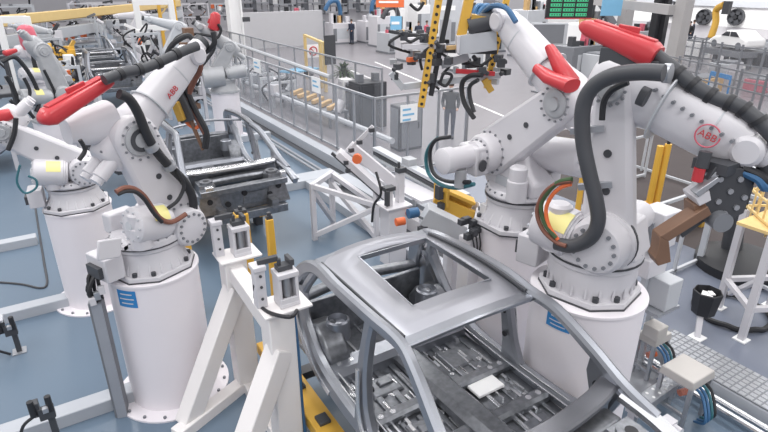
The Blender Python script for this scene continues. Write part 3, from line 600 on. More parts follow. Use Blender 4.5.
# ---------------------------------------------------------------- around the left pedestal
def lp(o): return V(o)
q = G(124, 412); t = thing('cable_duct', 'grey upright cable duct fixed to the left side of the front left pedestal', 'duct', (q.x, q.y, 0))
qx, qy = LC[0]-.60, LC[1]-.16
put('duct', MB().box((qx-.02, qy, .76), (.13, .16, 1.52), rz=math.radians(-14)), 'mgrey', t, bevel=.006)
put('duct_lid', MB().box((qx-.03, qy-.09, .76), (.10, .02, 1.50), rz=math.radians(-14)), 'dbeam', t)
k = MB(); rnd = random.Random(5)
for i in range(7):
    a = V((qx+rnd.uniform(-.05, .05), qy+rnd.uniform(-.06, .04), 1.50)); k.tube([a, a+V((rnd.uniform(-.10, .0), -.06, .16)), a+V((.02, -.02, .32)), a+V((.16, .0, .36))], .018, n=6)
put('cable_bundle', k, 'black', t)
for i, m_ in enumerate(('white', 'galv', 'white')): put('plug', MB().box((qx-.05+.05*i, qy-.12, 1.57+.05*i), (.06, .05, .09)), m_, t, bevel=.006)
# floor cable
solo('floor_cable', MB().tube([G(35, 205, .02), G(38, 225, .02), G(44, 262, .02), G(47, 283, .02), G(40, 288, .02), G(20, 284, .02), G(-20, 281, .02)], .018, n=6), 'dgrey', 'thin grey cable lying across the blue floor beside the far left pedestal', 'cable')
def sensor(label, q, h, rz=0):
    t = thing('sensor_stand', label, 'sensor', (q.x, q.y, 0), None, 'small sensor stands')
    put('foot_plate', MB().box((q.x, q.y, .012), (.16, .16, .024)), 'galv', t)
    put('pole', MB().box((q.x, q.y, h/2), (.06, .06, h)), 'dgrey', t, bevel=.004)
    put('bracket', MB().box((q.x-.02, q.y-.04, h-.04), (.14, .06, .14)).box((q.x-.10, q.y, h+.02), (.06, .10, .16)), 'dgrey', t, bevel=.004)
    for i, dx in enumerate((-.13, .02)): put('sensor_head', MB().cyl((q.x+dx, q.y-.06, h-.02), (q.x+dx, q.y-.06, h+.16), .03, n=10), 'black', t)
    put('clip', MB().box((q.x-.02, q.y-.09, h+.03), (.05, .05, .05)), 'galv', t)
    put('lead', MB().tube([(q.x-.1, q.y-.05, h-.02), (q.x-.24, q.y-.06, h-.1), (q.x-.28, q.y-.05, h*.5), (q.x-.1, q.y-.04, .03)], .016, n=6), 'black', t)
    return t
q = G(20, 352); sensor('black sensor on a short pole at the left edge beside the middle floor ledge', q, .42)
put('cover', MB().box((q.x-.20, q.y+.06, .50), (.26, .2, .10)), 'lgrey', bpy.data.objects['sensor_stand'], bevel=.01)
q = G(62, 452); sensor('black sensor pair on a pole at the bottom left corner', q, .62)
# ---------------------------------------------------------------- clear fence along the far side of the line
FXX = 6.72
def bay(y0, y1, x=FXX, first=False, zt=2.0, zb=.26, lab='clear fence panel in a slim grey frame along the left side of the aisle', grp='clear fence panels along the aisle', axis='y', m='clear'):
    P_ = (lambda s, z: V((x, s, z))) if axis == 'y' else (lambda s, z: V((s, x, z)))
    b = P_((y0+y1)/2, zb); t = thing('fence_panel', lab, 'fence', tuple(b), None, grp)
    put('post', MB().beam(P_(y0, zb), P_(y0, zt), .05, .05, V((0, 1, 0))), 'galv', t)
    if first: put('post', MB().beam(P_(y1, zb), P_(y1, zt), .07, .07, V((0, 1, 0))), 'galv', t)
    put('top_rail', MB().beam(P_(y0, zt), P_(y1, zt), .06, .05), 'galv', t); put('bottom_rail', MB().beam(P_(y0, zb+.06), P_(y1, zb+.06), .05, .05), 'galv', t)
    put('clear_sheet', MB().beam(P_(y0+.03, (zb+zt)/2+.03), P_(y1-.03, (zb+zt)/2+.03), .008, zt-zb-.12), m, t)
    return t
y = 11.2; i = 0
while y < 25:
    w_ = .98 if y < 20 else 1.3; bay(y, y+w_, first=False); y += w_
bay(25-.02, 26, lab='clear fence panel at the far end of the aisle fence, beside the white column')
for i in range(3): bay(FXX+i*.95, FXX+(i+1)*.95, x=11.17, axis='x', lab=('corner bay of the clear fence behind the lattice frame', 'clear fence bay with a blue sign, behind the middle robot', 'clear fence bay right behind the gripper frame')[i], zb=.02, m='clear', first=(i == 2))
def sign(label, c, w, h, ax, m='white', stripe='blue', n=2):
    t = thing('sign', label, 'sign', tuple(c)); n_ = V((0, -1, 0)) if ax == 'x' else V((-1, 0, 0)); e = V((1, 0, 0)) if ax == 'x' else V((0, -1, 0))
    put('board', MB().beam(c-e*w/2, c+e*w/2, .012, h), m, t)
    for i in range(n): put('line', MB().beam(c-e*w*.38+n_*.008+V((0, 0, h*(.22-.3*i))), c+e*w*(.1+.2*(i % 2))+n_*.008+V((0, 0, h*(.22-.3*i))), .004, h*.12), stripe, t)
    return t
sign('white notice board on the clear fence, left of the potted plant', AX(316, 85, FXX-.04), .55, .42, 'y', 'wall', 'lblue')
sign('small white notice board high on the clear fence near the far end', AX(257, 66, FXX-.04), .7, .45, 'y', 'wall', 'lblue', 2)
sign('pale blue notice on the clear fence bay behind the middle robot', AY(409, 113, 11.1), .50, .42, 'x', 'wall', 'lblue', 3)
# pipes and tray behind the ledge
for i, (x, z) in enumerate(((5.60, .12), (5.74, .12))): solo('pipe', MB().tube([(x, 10.9, z), (x, 24, z)], .035, sm=0), 'galv', ('steel pipe on the floor along the aisle ledge, nearer the line', 'steel pipe on the floor along the aisle ledge, nearer the fence')[i], 'pipe', 'floor pipes')
solo('support_rail', MB().tube([AX(246.7, 82.7, 7.7), AX(365, 129.6, 7.7), V((7.7, 11.9, AX(365, 129.6, 7.7).z))], .085, sm=0), 'lgrey', 'thick pale rail running behind the near clear fence', 'rail')
solo('support_rail', MB().tube([AX(205, 33, 9.2), AX(330, 77, 9.2)], .085, sm=0), 'lgrey', 'thick pale rail running behind the far clear fence, below the white column', 'rail')
k = AX(345, 140, 6.2)
t = thing('guide_rail', 'dark slotted guide rail sloping behind the lattice frame towards the middle robot', 'rail', (6.3, 9.6, .26))
a, b = AX(376, 148, 6.3), AX(466, 196, 6.3)
for dz, m_ in ((0, 'lgrey'), (-.10, 'dgrey'), (-.2, 'lgrey')): put('profile', MB().beam(a+V((0, 0, dz)), b+V((0, 0, dz)), .16 if dz else .2, .07), m_, t, bevel=.005)
for s in (.1, .5, .9):
    c_ = a.lerp(b, s); put('support', MB().beam((c_.x, c_.y, .2), (c_.x, c_.y, c_.z-.2), .10, .10), 'lgrey', t)
put('carriage', MB().box(a.lerp(b, .42)+V((0, 0, .10)), (.22, .26, .14)), 'cast', t, bevel=.01)
# white panel lying on the tray beside the truss
solo('cover_plate', MB().beam(AX(388, 178, 5.9), AX(432, 200, 5.9), .5, .05).box((5.9, 7.9, .15), (.4, 1.2, .30)), 'white', 'white cover plate behind the clamp stand', 'plate')
# ---------------------------------------------------------------- yellow bracket and grey drive left of the middle pedestal
q = V((4.42, 5.35, 1.25))
t = thing('drive_unit', 'grey box-shaped drive with dark clips, just beyond the car roof on the right', 'drive', (q.x, q.y, 0))
a, b = D(424, 203, q), D(463, 222, q); dn = V((0, 0, -.22))
put('housing', MB().beam(a+dn*.7, b+dn*.7, .24, .26), 'lgrey', t, bevel=.01)
put('housing_groove', MB().beam(a+dn*.7+V((-.115, -.05, .0)), b+dn*.7+V((-.115, -.05, .0)), .02, .03), 'mgrey', t)
for s in (.1, .45, .8):
    c_ = a.lerp(b, s)+dn*.7; put('clip', MB().box(c_+V((-.12, -.06, -.14)), (.12, .08, .06)), 'dgrey', t)
for s in (.2, .8):
    c_ = a.lerp(b, s)+dn*1.3; put('leg', MB().beam((c_.x, c_.y, 0), c_, .12, .12), 'white', t)
put('coupling', MB().cyl(a+dn*.5+V((-.10, 0, 0)), a+dn*.5+V((-.24, .02, 0)), .07, n=14), 'cable', t)
put('coupling', MB().cyl(a+dn*.9+V((-.3, .02, 0)), a+dn*.9+V((-.42, .04, 0)), .055, n=14), 'orange', t)
q2 = V((4.75, 5.7, 1.5))
t = thing('support_bracket', 'yellow cast bracket behind the grey drive, left of the middle pedestal', 'bracket', (q2.x, q2.y, 0))
a, b = D(440, 190, q2), D(474, 205, q2)
put('arm', MB().beam(a+V((0, 0, .05)), b+V((0, 0, .05)), .22, .05).beam(a+V((0, -.06, -.20)), b+V((0, -.06, -.2)), .06, .22).beam(a+V((0, .08, -.1)), b+V((0, .08, -.1)), .06, .24), 'yellow', t, bevel=.01)
put('end_plate', MB().beam(a+V((0, 0, -.08)), a+V((.06, 0, -.08)), .3, .3), 'yellow', t, bevel=.01)
put('white_cap', MB().cyl(b+V((0, 0, -.1)), b+V((.14, -.05, -.16)), .15, .13, n=18), 'white', t)
put('post', MB().box((q2.x, q2.y, .6), (.18, .18, 1.2)), 'white', t)
put('clip', MB().box(a+V((-.06, -.06, .0)), (.08, .1, .2)).box(a+V((-.05, -.1, -.2)), (.06, .1, .1)), 'dgrey', t)
q3 = V((4.35, 4.75, 1.2))
t = thing('clamp_unit', 'cluster of dark clamps and wires on a white block in front of the middle pedestal', 'clamp', (q3.x, q3.y, 0), None, 'white clamping units')
c_ = D(472, 232, q3)
put('block', MB().box((c_.x, c_.y, c_.z/2-.05), (.24, .22, c_.z)), 'white', t, bevel=.01); put('upright', MB().box((c_.x+.16, c_.y-.02, c_.z*.5+.18), (.07, .1, c_.z+.35)), 'cream', t, bevel=.008)
k = MB(); rnd = random.Random(11)
for i in range(9): k.box(c_+V((rnd.uniform(-.14, .14), rnd.uniform(-.12, .05), rnd.uniform(-.02, .16))), (rnd.uniform(.05, .12), .08, rnd.uniform(.03, .1)))
put('gripper_jaw', k, 'dgrey', t, bevel=.004)
for i in range(4): put('wire', MB().tube([c_+V((-.12+.06*i, -.13, .05)), c_+V((-.10+.05*i, -.17, -.12)), c_+V((-.06+.03*i, -.14, -.3))], .01, n=6), 'black', t)
# ---------------------------------------------------------------- right foreground tray
TX = 6.34
k = MB(); struct('trim', MB().box((TX, .4, .252), (.56, 5.7, .012)), 'mgrey')
rnd = random.Random(2); k = MB()
for iy in range(66):
    for ix in range(7): k.box((TX-.24+.08*ix, 3.18-.085*iy, .261), (.066, .070, .006), top=.9)
struct('trim', k, 'galv')
for i, x in enumerate((5.80, 5.93)): solo('pipe', MB().tube([(x, 4.6, .14), (x, -1, .14)], .034, sm=0), 'brt', ('bright pipe under the chequer plate walkway, farther from it', 'bright pipe under the chequer plate walkway, closer to it')[i], 'pipe', 'floor pipes')
def coverstand(label, px, w, d, h):
    q = G(px[0], px[1], h); t = thing('junction_stand', label, 'stand', (q.x, q.y, 0), None, 'steel junction covers on legs')
    put('hood', MB().box((q.x, q.y, h-.03), (w, d, .10), top=.92), 'silver', t, bevel=.012)
    for sx, sy in ((-1, -1), (-1, 1), (1, -1), (1, 1)): put('leg', MB().box((q.x+sx*(w/2-.03), q.y+sy*(d/2-.03), h/2-.03), (.04, .04, h-.06)), 'galv', t)
    put('back_sheet', MB().box((q.x-w/2+.02, q.y, h*.68), (.012, d-.1, h*.5)), 'mesh', t)
    put('crossbar', MB().box((q.x-w/2+.02, q.y, h*.28), (.03, d-.06, .04)), 'galv', t)
    for i in range(4):
        a = V((q.x-.08+.06*i, q.y-d*.3, h-.1)); put('cable', MB().tube([a, a+V((.03, -.12, -.1)), a+V((-.04, -.24, -h*.5)), a+V((.05, -.1, -h+.16))], .016, n=6), ('cable', 'cable', 'teal', 'black')[i], t)
    put('valve', MB().cyl((q.x-.05, q.y, h*.5), (q.x+.06, q.y-.03, h*.5), .04, n=12), 'orange', t)
    return t
coverstand('larger steel cover on legs over blue hoses, beside the chequer plate', (688, 369), .44, .40, .62)
coverstand('smaller steel cover on legs, against the right foreground pedestal', (655, 333), .34, .26, .62)
t = thing('perforated_bar', 'perforated steel bar bridging from the pedestal to the steel covers', 'bar', tuple(G(650, 396, .25)))
a, b = G(632, 411, .28), G(672, 383, .28); put('bar', MB().beam(a, b, .16, .10), 'galv', t, bevel=.005)
for i in range(6):
    for s in (-.04, .04):
        c_ = a.lerp(b, .12+.15*i); dd, sd, u = frame(b-a); put('hole', MB().cyl(c_+sd*s+u*.05, c_+sd*s+u*.054, .018, n=8), 'wall', t)
for s in (.05, .95): c_ = a.lerp(b, s); put('leg', MB().box((c_.x, c_.y, .12), (.08, .08, .24)), 'galv', t)
solo('camera_head', MB().box(G(668, 424, .42), (.12, .12, .12)).cyl(G(668, 424, .42)+V((0, -.06, 0)), G(668, 424, .42)+V((0, -.14, 0)), .045).box(G(668, 424, .42)-V((0, 0, .24)), (.06, .06, .36)), 'white', 'small white device on a stub at the bottom edge near the chequer plate', 'device')
# cabinet beside the right pedestal
t = thing('control_box', 'white junction boxes stacked on a grey rack behind the right foreground pedestal', 'cabinet', (5.05, 3.35, 0))
q = V((4.95, 3.45, 0))
for (px, py, w, d, h, m_) in ((658, 226, .30, .3, .42, 'white'), (646, 262, .34, .3, .22, 'white'), (662, 290, .26, .3, .36, 'lgrey')):
    c_ = D(px, py, q); put('box', MB().box(c_, (w, d, h)), m_, t, bevel=.012)
c_ = D(658, 290, q)
for s in (-.14, .14): put('rack_post', MB().box((c_.x+s, c_.y+.1, .95), (.06, .06, 1.9)), 'lgrey', t)
put('rack_shelf', MB().box((c_.x, c_.y, c_.z-.2), (.42, .36, .04)), 'galv', t); put('rack_foot', MB().box((c_.x, c_.y+.05, .02), (.5, .5, .04)), 'galv', t)
c_ = D(655, 330, q); put('valve_block', MB().box((c_.x, c_.y, c_.z), (.2, .2, .16)), 'silver', t, bevel=.01)
put('fan', MB().box(D(648, 228, q)+V((-.16, -.05, 0)), (.03, .2, .3)), 'mgrey', t)
# ---------------------------------------------------------------- weld gun on the right robot
qw = R.W @ (R.Wr+V((.16, 0, -.1)))
t = thing('welding_gun', 'black plated welding gun with brown copper arms, hanging from the right robot', 'welding gun', tuple(D(722, 205, qw)))
n_ = -_fh
def slab(pts, th, m_, nm, back=0.0, **kw):
    k = MB(); P3 = [D(x, y, qw)+_fh*back for x, y in pts]
    k.skin([k.ring([p-_fh*th/2 for p in P3]), k.ring([p+_fh*th/2 for p in P3])]); return put(nm, k, m_, t, bevel=.006, **kw)
slab([(714, 166), (748, 168), (752, 186), (742, 212), (722, 222), (704, 218), (700, 196), (706, 178)], .05, 'dgrey', 'side_plate')
slab([(722, 160), (756, 163), (758, 184), (746, 206), (722, 212), (712, 196)], .05, 'dgrey', 'side_plate', .22)
for (x, y) in ((718, 178), (738, 178), (742, 196), (716, 200), (728, 190), (722, 212), (734, 206)): c_ = D(x, y, qw); put('bolt', MB().cyl(c_, c_-_fh*.04, .022, n=8), 'galv', t)
slab([(709, 176), (720, 164), (724, 167), (712, 180)], .26, 'galv', 'flange_bar', .1); slab([(690, 190), (713, 174), (716, 177), (694, 194)], .08, 'galv', 'flange_bar', -.03)
slab([(692, 196), (706, 188), (708, 198), (696, 204)], .20, 'white', 'transformer', .05); slab([(692, 204), (704, 202), (704, 214), (692, 218)], .16, 'brown', 'holder', .05)
slab([(703, 203), (707, 211), (664, 238), (656, 233)], .14, 'brown', 'electrode_arm'); slab([(656, 233), (665, 238), (667, 258), (654, 262), (651, 255), (654, 250)], .14, 'brown', 'electrode_arm')
slab([(712, 213), (714, 220), (686, 241), (682, 234)], .10, 'dgrey', 'chain', .1)
c_ = D(716, 218, qw); put('motor', MB().cyl(c_-_fh*.10, c_+_fh*.25, .075, n=18), 'mgrey', t); put('power_cable', MB().tube([D(744, 172, qw), D(752, 176, qw)-_fh*.08, D(757, 183, qw)-_fh*.1, D(775, 184, qw)], .035), 'cable', t)
put('power_cable', MB().tube([D(744, 168, qw), D(754, 172, qw)-_fh*.08, D(760, 178, qw)-_fh*.1, D(775, 179, qw)], .03), 'black', t)
put('mount', MB().cyl(qw+V((0, 0, .12)), qw+V((0, 0, -.12)), .10, n=18).box(D(728, 168, qw)+_fh*.1, (.3, .26, .08)), 'dgrey', t)
c_ = D(700, 168, qw); put('hose_manifold', MB().cyl(c_, c_+V((0, 0, -.10)), .04, n=12), 'red', t); put('hose_manifold', MB().cyl(c_+V((.02, 0, 0)), c_+V((.03, 0, .12)), .045, n=12), 'dgrey', t)
# ---------------------------------------------------------------- rails, posts, bin and stand at the right
def rail(label, a, b, zt, n, mid=True):
    t = thing('guard_rail', label, 'rail', ((a[0]+b[0])/2, (a[1]+b[1])/2, 0), None, 'grey guard rails at the right'); a, b = V((a[0], a[1], 0)), V((b[0], b[1], 0))
    for z in ((.08, zt) if not mid else (.08, zt*.55, zt)): put('rail', MB().beam(a+V((0, 0, z)), b+V((0, 0, z)), .05, .05), 'lgrey', t)
    for i in range(n): c_ = a.lerp(b, i/(n-1)); put('post', MB().box((c_.x, c_.y, zt/2), (.05, .05, zt)), 'lgrey', t)
    return t
cr = G(697, 264)
rail('grey guard rail running back from its corner behind the brown welding arms', (cr.x-2.1, cr.y), (cr.x, cr.y), 1.45, 4, False); rail('grey guard rail running from the corner behind the bin to the right edge', (cr.x, cr.y-.05), (cr.x, cr.y-2.6), 1.45, 3, False)
a, b = G(604, 118, 1.1), G(700, 148, 1.1); rail('long grey handrail across the hall floor beyond the right robot', (a.x, a.y), (b.x+.4, b.y-1.2), 1.1, 4, False)
a, b = G(655, 134, 1.1), G(600, 146, 1.1); rail('short grey handrail joining the long one beyond the right robot', (a.x-.1, a.y), (b.x, b.y), 1.1, 2, False)
for i, (px, lab) in enumerate((((649, 204), 'left one of the two yellow bollard posts beyond the right robot'), ((656, 204), 'right one of the two yellow bollard posts beyond the right robot'))):
    c_ = G(*px); h = AY(652, 148, c_.y).z
    t = thing('bollard', lab, 'post', (c_.x, c_.y, 0), None, 'yellow bollards'); put('post', MB().cyl(c_, c_+V((0, 0, h)), .07, n=14), 'yellow', t); put('foot', MB().cyl(c_, c_+V((0, 0, .03)), .13, n=14), 'yellow', t)
    if i: put('cap', MB().cyl(c_+V((0, 0, h)), c_+V((0, 0, h+.16)), .035, n=10), 'black', t)
for px in (577, 584):
    c_ = G(px, 214); h = AY(px, 140, c_.y).z; t = thing('bollard', ('left' if px == 577 else 'right')+' one of the two yellow posts showing between the middle and right robots', 'post', (c_.x, c_.y, 0), None, 'yellow bollards'); put('post', MB().cyl(c_, c_+V((0, 0, h)), .06, n=12), 'yellow', t); put('foot', MB().cyl(c_, c_+V((0, 0, .03)), .12, n=12), 'yellow', t)
for i in range(2):
    a, b = G(621, 144+i*8.5), G(698, 167.5+i*9); k = MB().beam(a, b, .10, .008); struct('trim', k, 'cage')
for i, (a, b) in enumerate((((375, 62), (560, 140)), ((350, 70), (384, 84)), ((520, 60), (700, 120)))): a, b = G(*a), G(*b); struct('trim', MB().beam(a+V((0, 0, .004)), b+V((0, 0, .004)), .10, .008), 'wall')
# bin on a stand
q = G(697, 338); bz = AY(706, 300, q.y+.1); t = thing('waste_bin', 'black open waste bin on a white post near the chequer plate', 'bin', (q.x, q.y, 0))
put('post', MB().beam((q.x, q.y, 0), (bz.x-.05, bz.y, bz.z-.18), .07, .07), 'white', t); put('foot_plate', MB().box((q.x, q.y, .012), (.18, .18, .024)), 'wall', t)
k = MB(); r0, r1, hh = .15, .19, .34; z0_ = bz.z-.2
prof = [(0, .01), (.001, r0), (hh, r1), (hh+.01, r1-.015), (.04, r0-.02), (.04, .01)]
k.turn((bz.x, bz.y, z0_), (bz.x, bz.y, 9), prof, 7); put('bin', k, 'black', t, ang=25)
put('scrap', MB().box((bz.x, bz.y, z0_+.28), (.16, .14, .03), rz=.4).box((bz.x+.04, bz.y-.03, z0_+.31), (.1, .06, .02), rz=1), 'wall', t)
# white stand with yellow cage
t = thing('caged_stand', 'white leg stand carrying a pale yellow cage at the right edge', 'stand', tuple(G(752, 342)))
F1, F2 = G(741, 340), G(797, 338); dz = 1.62
F3 = F1+V((.55, .62, 0)); F4 = F2+V((.55, .62, 0))
for q in (F1, F2, F3, F4): put('leg', MB().beam(q, V((q.x, q.y, dz)), .085, .085), 'white', t); put('foot_plate', MB().box((q.x, q.y, .012), (.17, .17, .024)), 'wall', t)
for a, b in ((F1, F2), (F1, F3), (F3, F4)):
    put('crossbar', MB().beam(a+V((0, 0, .50)), b+V((0, 0, .5)), .07, .07), 'white', t)
put('brace', MB().beam(F1+V((0, 0, .95)), F3.lerp(F1, .2)+V((.3, .1, .2)), .06, .06), 'white', t)
put('deck', MB().box(((F1+F4)/2+V((0, 0, dz))), ((F4-F1).x+.1, abs((F4-F1).y)+.4, .04)), 'cage', t)
k = MB()
for a, b, n in ((F1, F2, 6), (F1, F3, 6), (F3, F4, 6)):
    for z in (dz+.05, dz+.3, dz+.58): k.beam(V((a.x, a.y, z)), V((b.x, b.y, z)), .03, .03)
    for i in range(n): c_ = a.lerp(b, i/(n-1)); k.beam((c_.x, c_.y, dz-.12), (c_.x, c_.y, dz+.58), .02, .02)
put('cage', k, 'cage', t)
# machine base behind the stand
c_ = G(742, 268); t = thing('round_base', 'low black round machine base behind the white leg stand', 'base', tuple(c_)); put('disc', MB().turn(c_, c_+V((0, 0, 1)), [(0, .75), (.16, .75), (.22, .6), (.35, .3)], 32), 'black', t); put('column', MB().cyl(c_+V((-.1, .2, .3)), c_+V((-.2, .3, 1.6)), .16, .12, n=16), 'dgrey', t)
put('table_top', MB().box(c_+V((-.2, .3, 1.66)), (.9, .5, .08)), 'lgrey', t, bevel=.01)
c_ = G(752, 335); solo('coiled_hose', MB().tube([c_+V((.5*math.cos(a/4)+.3, .5*math.sin(a/4)+.45, .04+.012*(a % 3))) for a in range(26)], .04), 'black', 'black hose coiled on the floor under the white leg stand', 'hose')
c_ = G(690, 236); solo('pallet', MB().box(c_+V((0, .2, .35)), (1.5, .25, .10)).box(c_+V((-.6, .2, .15)), (.12, .2, .3)).box(c_+V((.6, .2, .15)), (.12, .2, .3)), 'dyellow', 'ochre low beam behind the brown welding arms', 'beam')
# ---------------------------------------------------------------- gripper frame carried by the middle robot
qg = Mr.W @ Mr.Wr+V((0, .1, -.15))
t = thing('gripper_frame', 'large gripper frame of perforated yellow bars and grey tubes held by the middle robot', 'gripper', tuple(D(455, 45, qg)))
def bar(p0, p1, w, m_, nm, back=0.0, th=None, holes=0, **kw):
    a, b = D(*p0, qg)+_fh*back, D(*p1, qg)+_fh*back; o = put(nm, MB().beam(a, b, w, th or w, _fh), m_, t, bevel=.005, **kw)
    if holes:
        k = MB()
        for i in range(holes): c_ = a.lerp(b, (i+.5)/holes)-_fh*((th or w)/2); k.cyl(c_+_fh*.01, c_-_fh*.003, .02, n=10)
        put('perforation', k, 'black', o)
    return o
bar((441, -14), (421, 107), .085, 'yellow', 'perforated_bar', 0, .06, 16); bar((453, -14), (431, 96), .06, 'black', 'hose_bundle', .03); bar((472, -14), (461, 38), .11, 'yellow', 'main_bar', .02, .09)
bar((514, -14), (490, 92), .075, 'yellow', 'perforated_bar', .25, .06, 14)
bar((457, 45), (496, 40), .22, 'lgrey', 'centre_box', .02, .16); bar((456, 44), (459, 44), .2, 'white', 'box_end', .0, .18)
bar((391, 74), (404, 90), .075, 'lgrey', 'tube', .1); bar((404, 88), (502, 76), .075, 'lgrey', 'tube', .1); bar((402, 47), (446, 46), .06, 'white', 'tube', .0); bar((442, 66), (470, 58), .10, 'lgrey', 'tube', .12, .06)
bar((430, 50), (498, 52), .07, 'dgrey', 'cross_tube', .08); bar((390, 33), (436, 40), .04, 'dgrey', 'cross_tube', .2)
bar((456, 71), (495, 74), .055, 'red', 'red_clamp', .02, .05)
bar((446, 48), (458, 47), .05, 'amber', 'spacer', 0); bar((485, 80), (492, 92), .08, 'dyellow', 'spacer', .05)
rnd = random.Random(8)
for i, (x, y) in enumerate(((398, 66), (412, 62), (420, 55), (436, 62), (448, 60), (432, 78), (395, 78), (478, 62), (500, 62), (440, 48), (506, 72), (482, 70), (404, 36), (424, 38), (498, 58))):
    c_ = D(x, y, qg)+_fh*rnd.uniform(-.08, .12); put('clamp', MB().box(c_, (rnd.uniform(.06, .13), .09, rnd.uniform(.06, .12)), rz=rnd.uniform(0, 1)).cyl(c_, c_+V((rnd.uniform(-.1, .1), -.02, rnd.uniform(-.08, .1))), .028, n=8), 'dgrey', t, bevel=.004)
for i in range(16):
    x, y = rnd.uniform(393, 505), rnd.uniform(36, 84); c_ = D(x, y, qg)+_fh*rnd.uniform(.05, .3); m_ = rnd.choice(['mgrey', 'black', 'lgrey', 'white', 'dgrey', 'cast'])
    if i % 3: put('fitting', MB().box(c_, (rnd.uniform(.05, .16), .08, rnd.uniform(.04, .1)), rz=rnd.uniform(-.6, .6)), m_, t, bevel=.004)
    else: put('hose', MB().tube([c_, c_+V((rnd.uniform(-.15, .15), -.05, .08)), c_+V((rnd.uniform(-.3, .3), 0, -.05)), c_+V((rnd.uniform(-.3, .3), .05, -.2))], .018, n=6), 'black', t)
put('sensor', MB().box(D(412, 62, qg)+V((.0, 0, .03)), (.13, .06, .05)), 'orange', t)
for pts in (((400, 34), (410, 42), (420, 38), (432, 44)), ((440, 84), (444, 74), (452, 76), (446, 86), (438, 82)), ((410, 4), (418, 10), (424, 2)), ((468, 62), (480, 66), (492, 58))): put('hose', MB().tube([D(*p, qg)+_fh*.02 for p in pts], .02, n=6), 'black', t)
put('tool_changer', MB().cyl(Mr.W @ (Mr.Wr+V((.12, 0, .02))), D(482, 22, qg)+V((-.12, .1, -.06)), .11, n=18), 'dgrey', t); put('mast_plate', MB().beam(D(472, 18, qg)+_fh*.08, D(486, 20, qg)+_fh*.06, .26, .08), 'dyellow', t)
k = MB().tube([Mr.P(482, 14, .1), Mr.P(492, 6, .15), Mr.P(506, 8, .2), Mr.P(516, 22, .2)], .03); put('cable', k, 'cable', Mr.root)
# ---------------------------------------------------------------- weld gun inside the second car
ql = Lb.W @ (Lb.Wr+V((.2, 0, 0)))
t = thing('welding_gun', 'welding gun with brown hoses reaching down into the second car body', 'welding gun', tuple(D(195, 120, ql)))
def lt(pts, r_, m_, nm='hose'): return put(nm, MB().tube([D(*p, ql)+_fh*(p[2] if len(p) > 2 else 0) if False else D(p[0], p[1], ql) for p in pts], r_, n=8), m_, t)
lt([(190, 44), (197, 55), (200, 68), (192, 85), (188, 100), (197, 118), (206, 135)], .035, 'hosebr'); lt([(178, 72), (186, 90), (196, 112), (206, 132), (205, 148)], .04, 'black')
lt([(170, 78), (180, 100), (185, 120), (196, 128), (200, 118), (192, 104)], .022, 'orange'); lt([(165, 60), (170, 48), (178, 40), (190, 36), (196, 50)], .03, 'black'); lt([(196, 46), (204, 52), (214, 44), (213, 32)], .03, 'black')
put('gun_body', MB().beam(D(176, 88, ql), D(190, 120, ql), .20, .16), 'dgrey', t, bevel=.01); put('electrode_holder', MB().beam(D(179, 100, ql)-_fh*.1, D(186, 118, ql)-_fh*.1, .14, .08), 'dyellow', t, bevel=.01)
put('electrode', MB().cyl(D(190, 118, ql), D(203, 150, ql), .03, .018, n=10), 'brown', t); put('frame_tube', MB().cyl(D(170, 76, ql), D(202, 64, ql), .02, n=8), 'white', t); put('mount', MB().cyl(Lb.W @ Lb.Wr, D(186, 62, ql), .09, n=14), 'dgrey', t)
# ---------------------------------------------------------------- more robots up the line
def farbot(label, c, az, z0, a2, el, wr, red=None, s=1.0, pedlab=None, bod='white'):
    pedestal(c, z0, .42, pedlab, bolts=False)
    r = robot(label, c, z0, az, a2, el, wr, s, 'robots further up the line', side=-1 if c[0] < 2 else 1, detail=False, body=bod, bal='near')
    return r
r1 = farbot('grey robot on the left of the line beyond the big red hose guide', (.2, 16), 70, 1.35, (.3, .6), (.1, 1.65), (.55, .95), pedlab='pedestal of the grey robot beyond the big red hose guide', bod='cast')
hose(r1, [(2, 62), (14, 57), (24, 66), (34, 82), (40, 100), (36, 112)], .05, 'black', -.3, ribs=.05); hose(r1, [(6, 76), (14, 90), (18, 106), (10, 118)], .05, 'black', -.2)
hose(r1, [(24, 78), (30, 92), (26, 106), (34, 118)], .04, 'black', -.4); hose(r1, [(44, 70), (50, 82), (56, 96), (54, 110)], .035, 'black', -.3); hose(r1, [(10, 100), (20, 108), (34, 104)], .04, 'black', -.4)
r2 = farbot('far left robot under an upright faded red hose guide', (.2, 20), 60, 1.35, (.3, .6), (-.15, 1.25), (.35, 1.2), pedlab='pedestal of the robot under the upright faded red hose guide')
dress(r2, (24, 25), (32, 50), .22, .26, 'pink', -.2); hose(r2, [(33, 55), (36, 68), (46, 74), (52, 84), (52, 98)], .06, 'black', -.25, ribs=.05); dress(r2, (4, 54), (16, 50), .10, .07, 'red', -.9, lid=False)
r3 = farbot('smallest robot at the top left, near the yellow gantry', (.2, 27), 70, 1.3, (.3, .6), (.0, 1.5), (.8, 1.3), pedlab='pedestal of the smallest robot near the yellow gantry', bod='lgrey')
r4 = farbot('far robot with an upright red hose guide and black hoses, above the second car body', (4.9, 17), -80, 1.42, (.2, .55), (-.25, 1.3), (.5, 1.9), pedlab='white pedestal behind the second car body, under dangling black hoses', bod='cast')
dress(r4, (216, 12), (214, 30), .16, .20, 'red', .1); hose(r4, [(214, 32), (214, 48), (208, 58), (200, 68), (194, 76)], .05, 'black', .2, ribs=.05); hose(r4, [(218, 24), (221, 30), (217, 38), (210, 36), (196, 34), (184, 36)], .04, 'black', .3); hose(r4, [(183, 34), (176, 38), (172, 46), (176, 54)], .035, 'black', .3)
hose(r4, [(184, 34), (192, 40), (196, 52), (193, 66), (189, 82)], .05, 'dgrey', .4, ribs=.06)
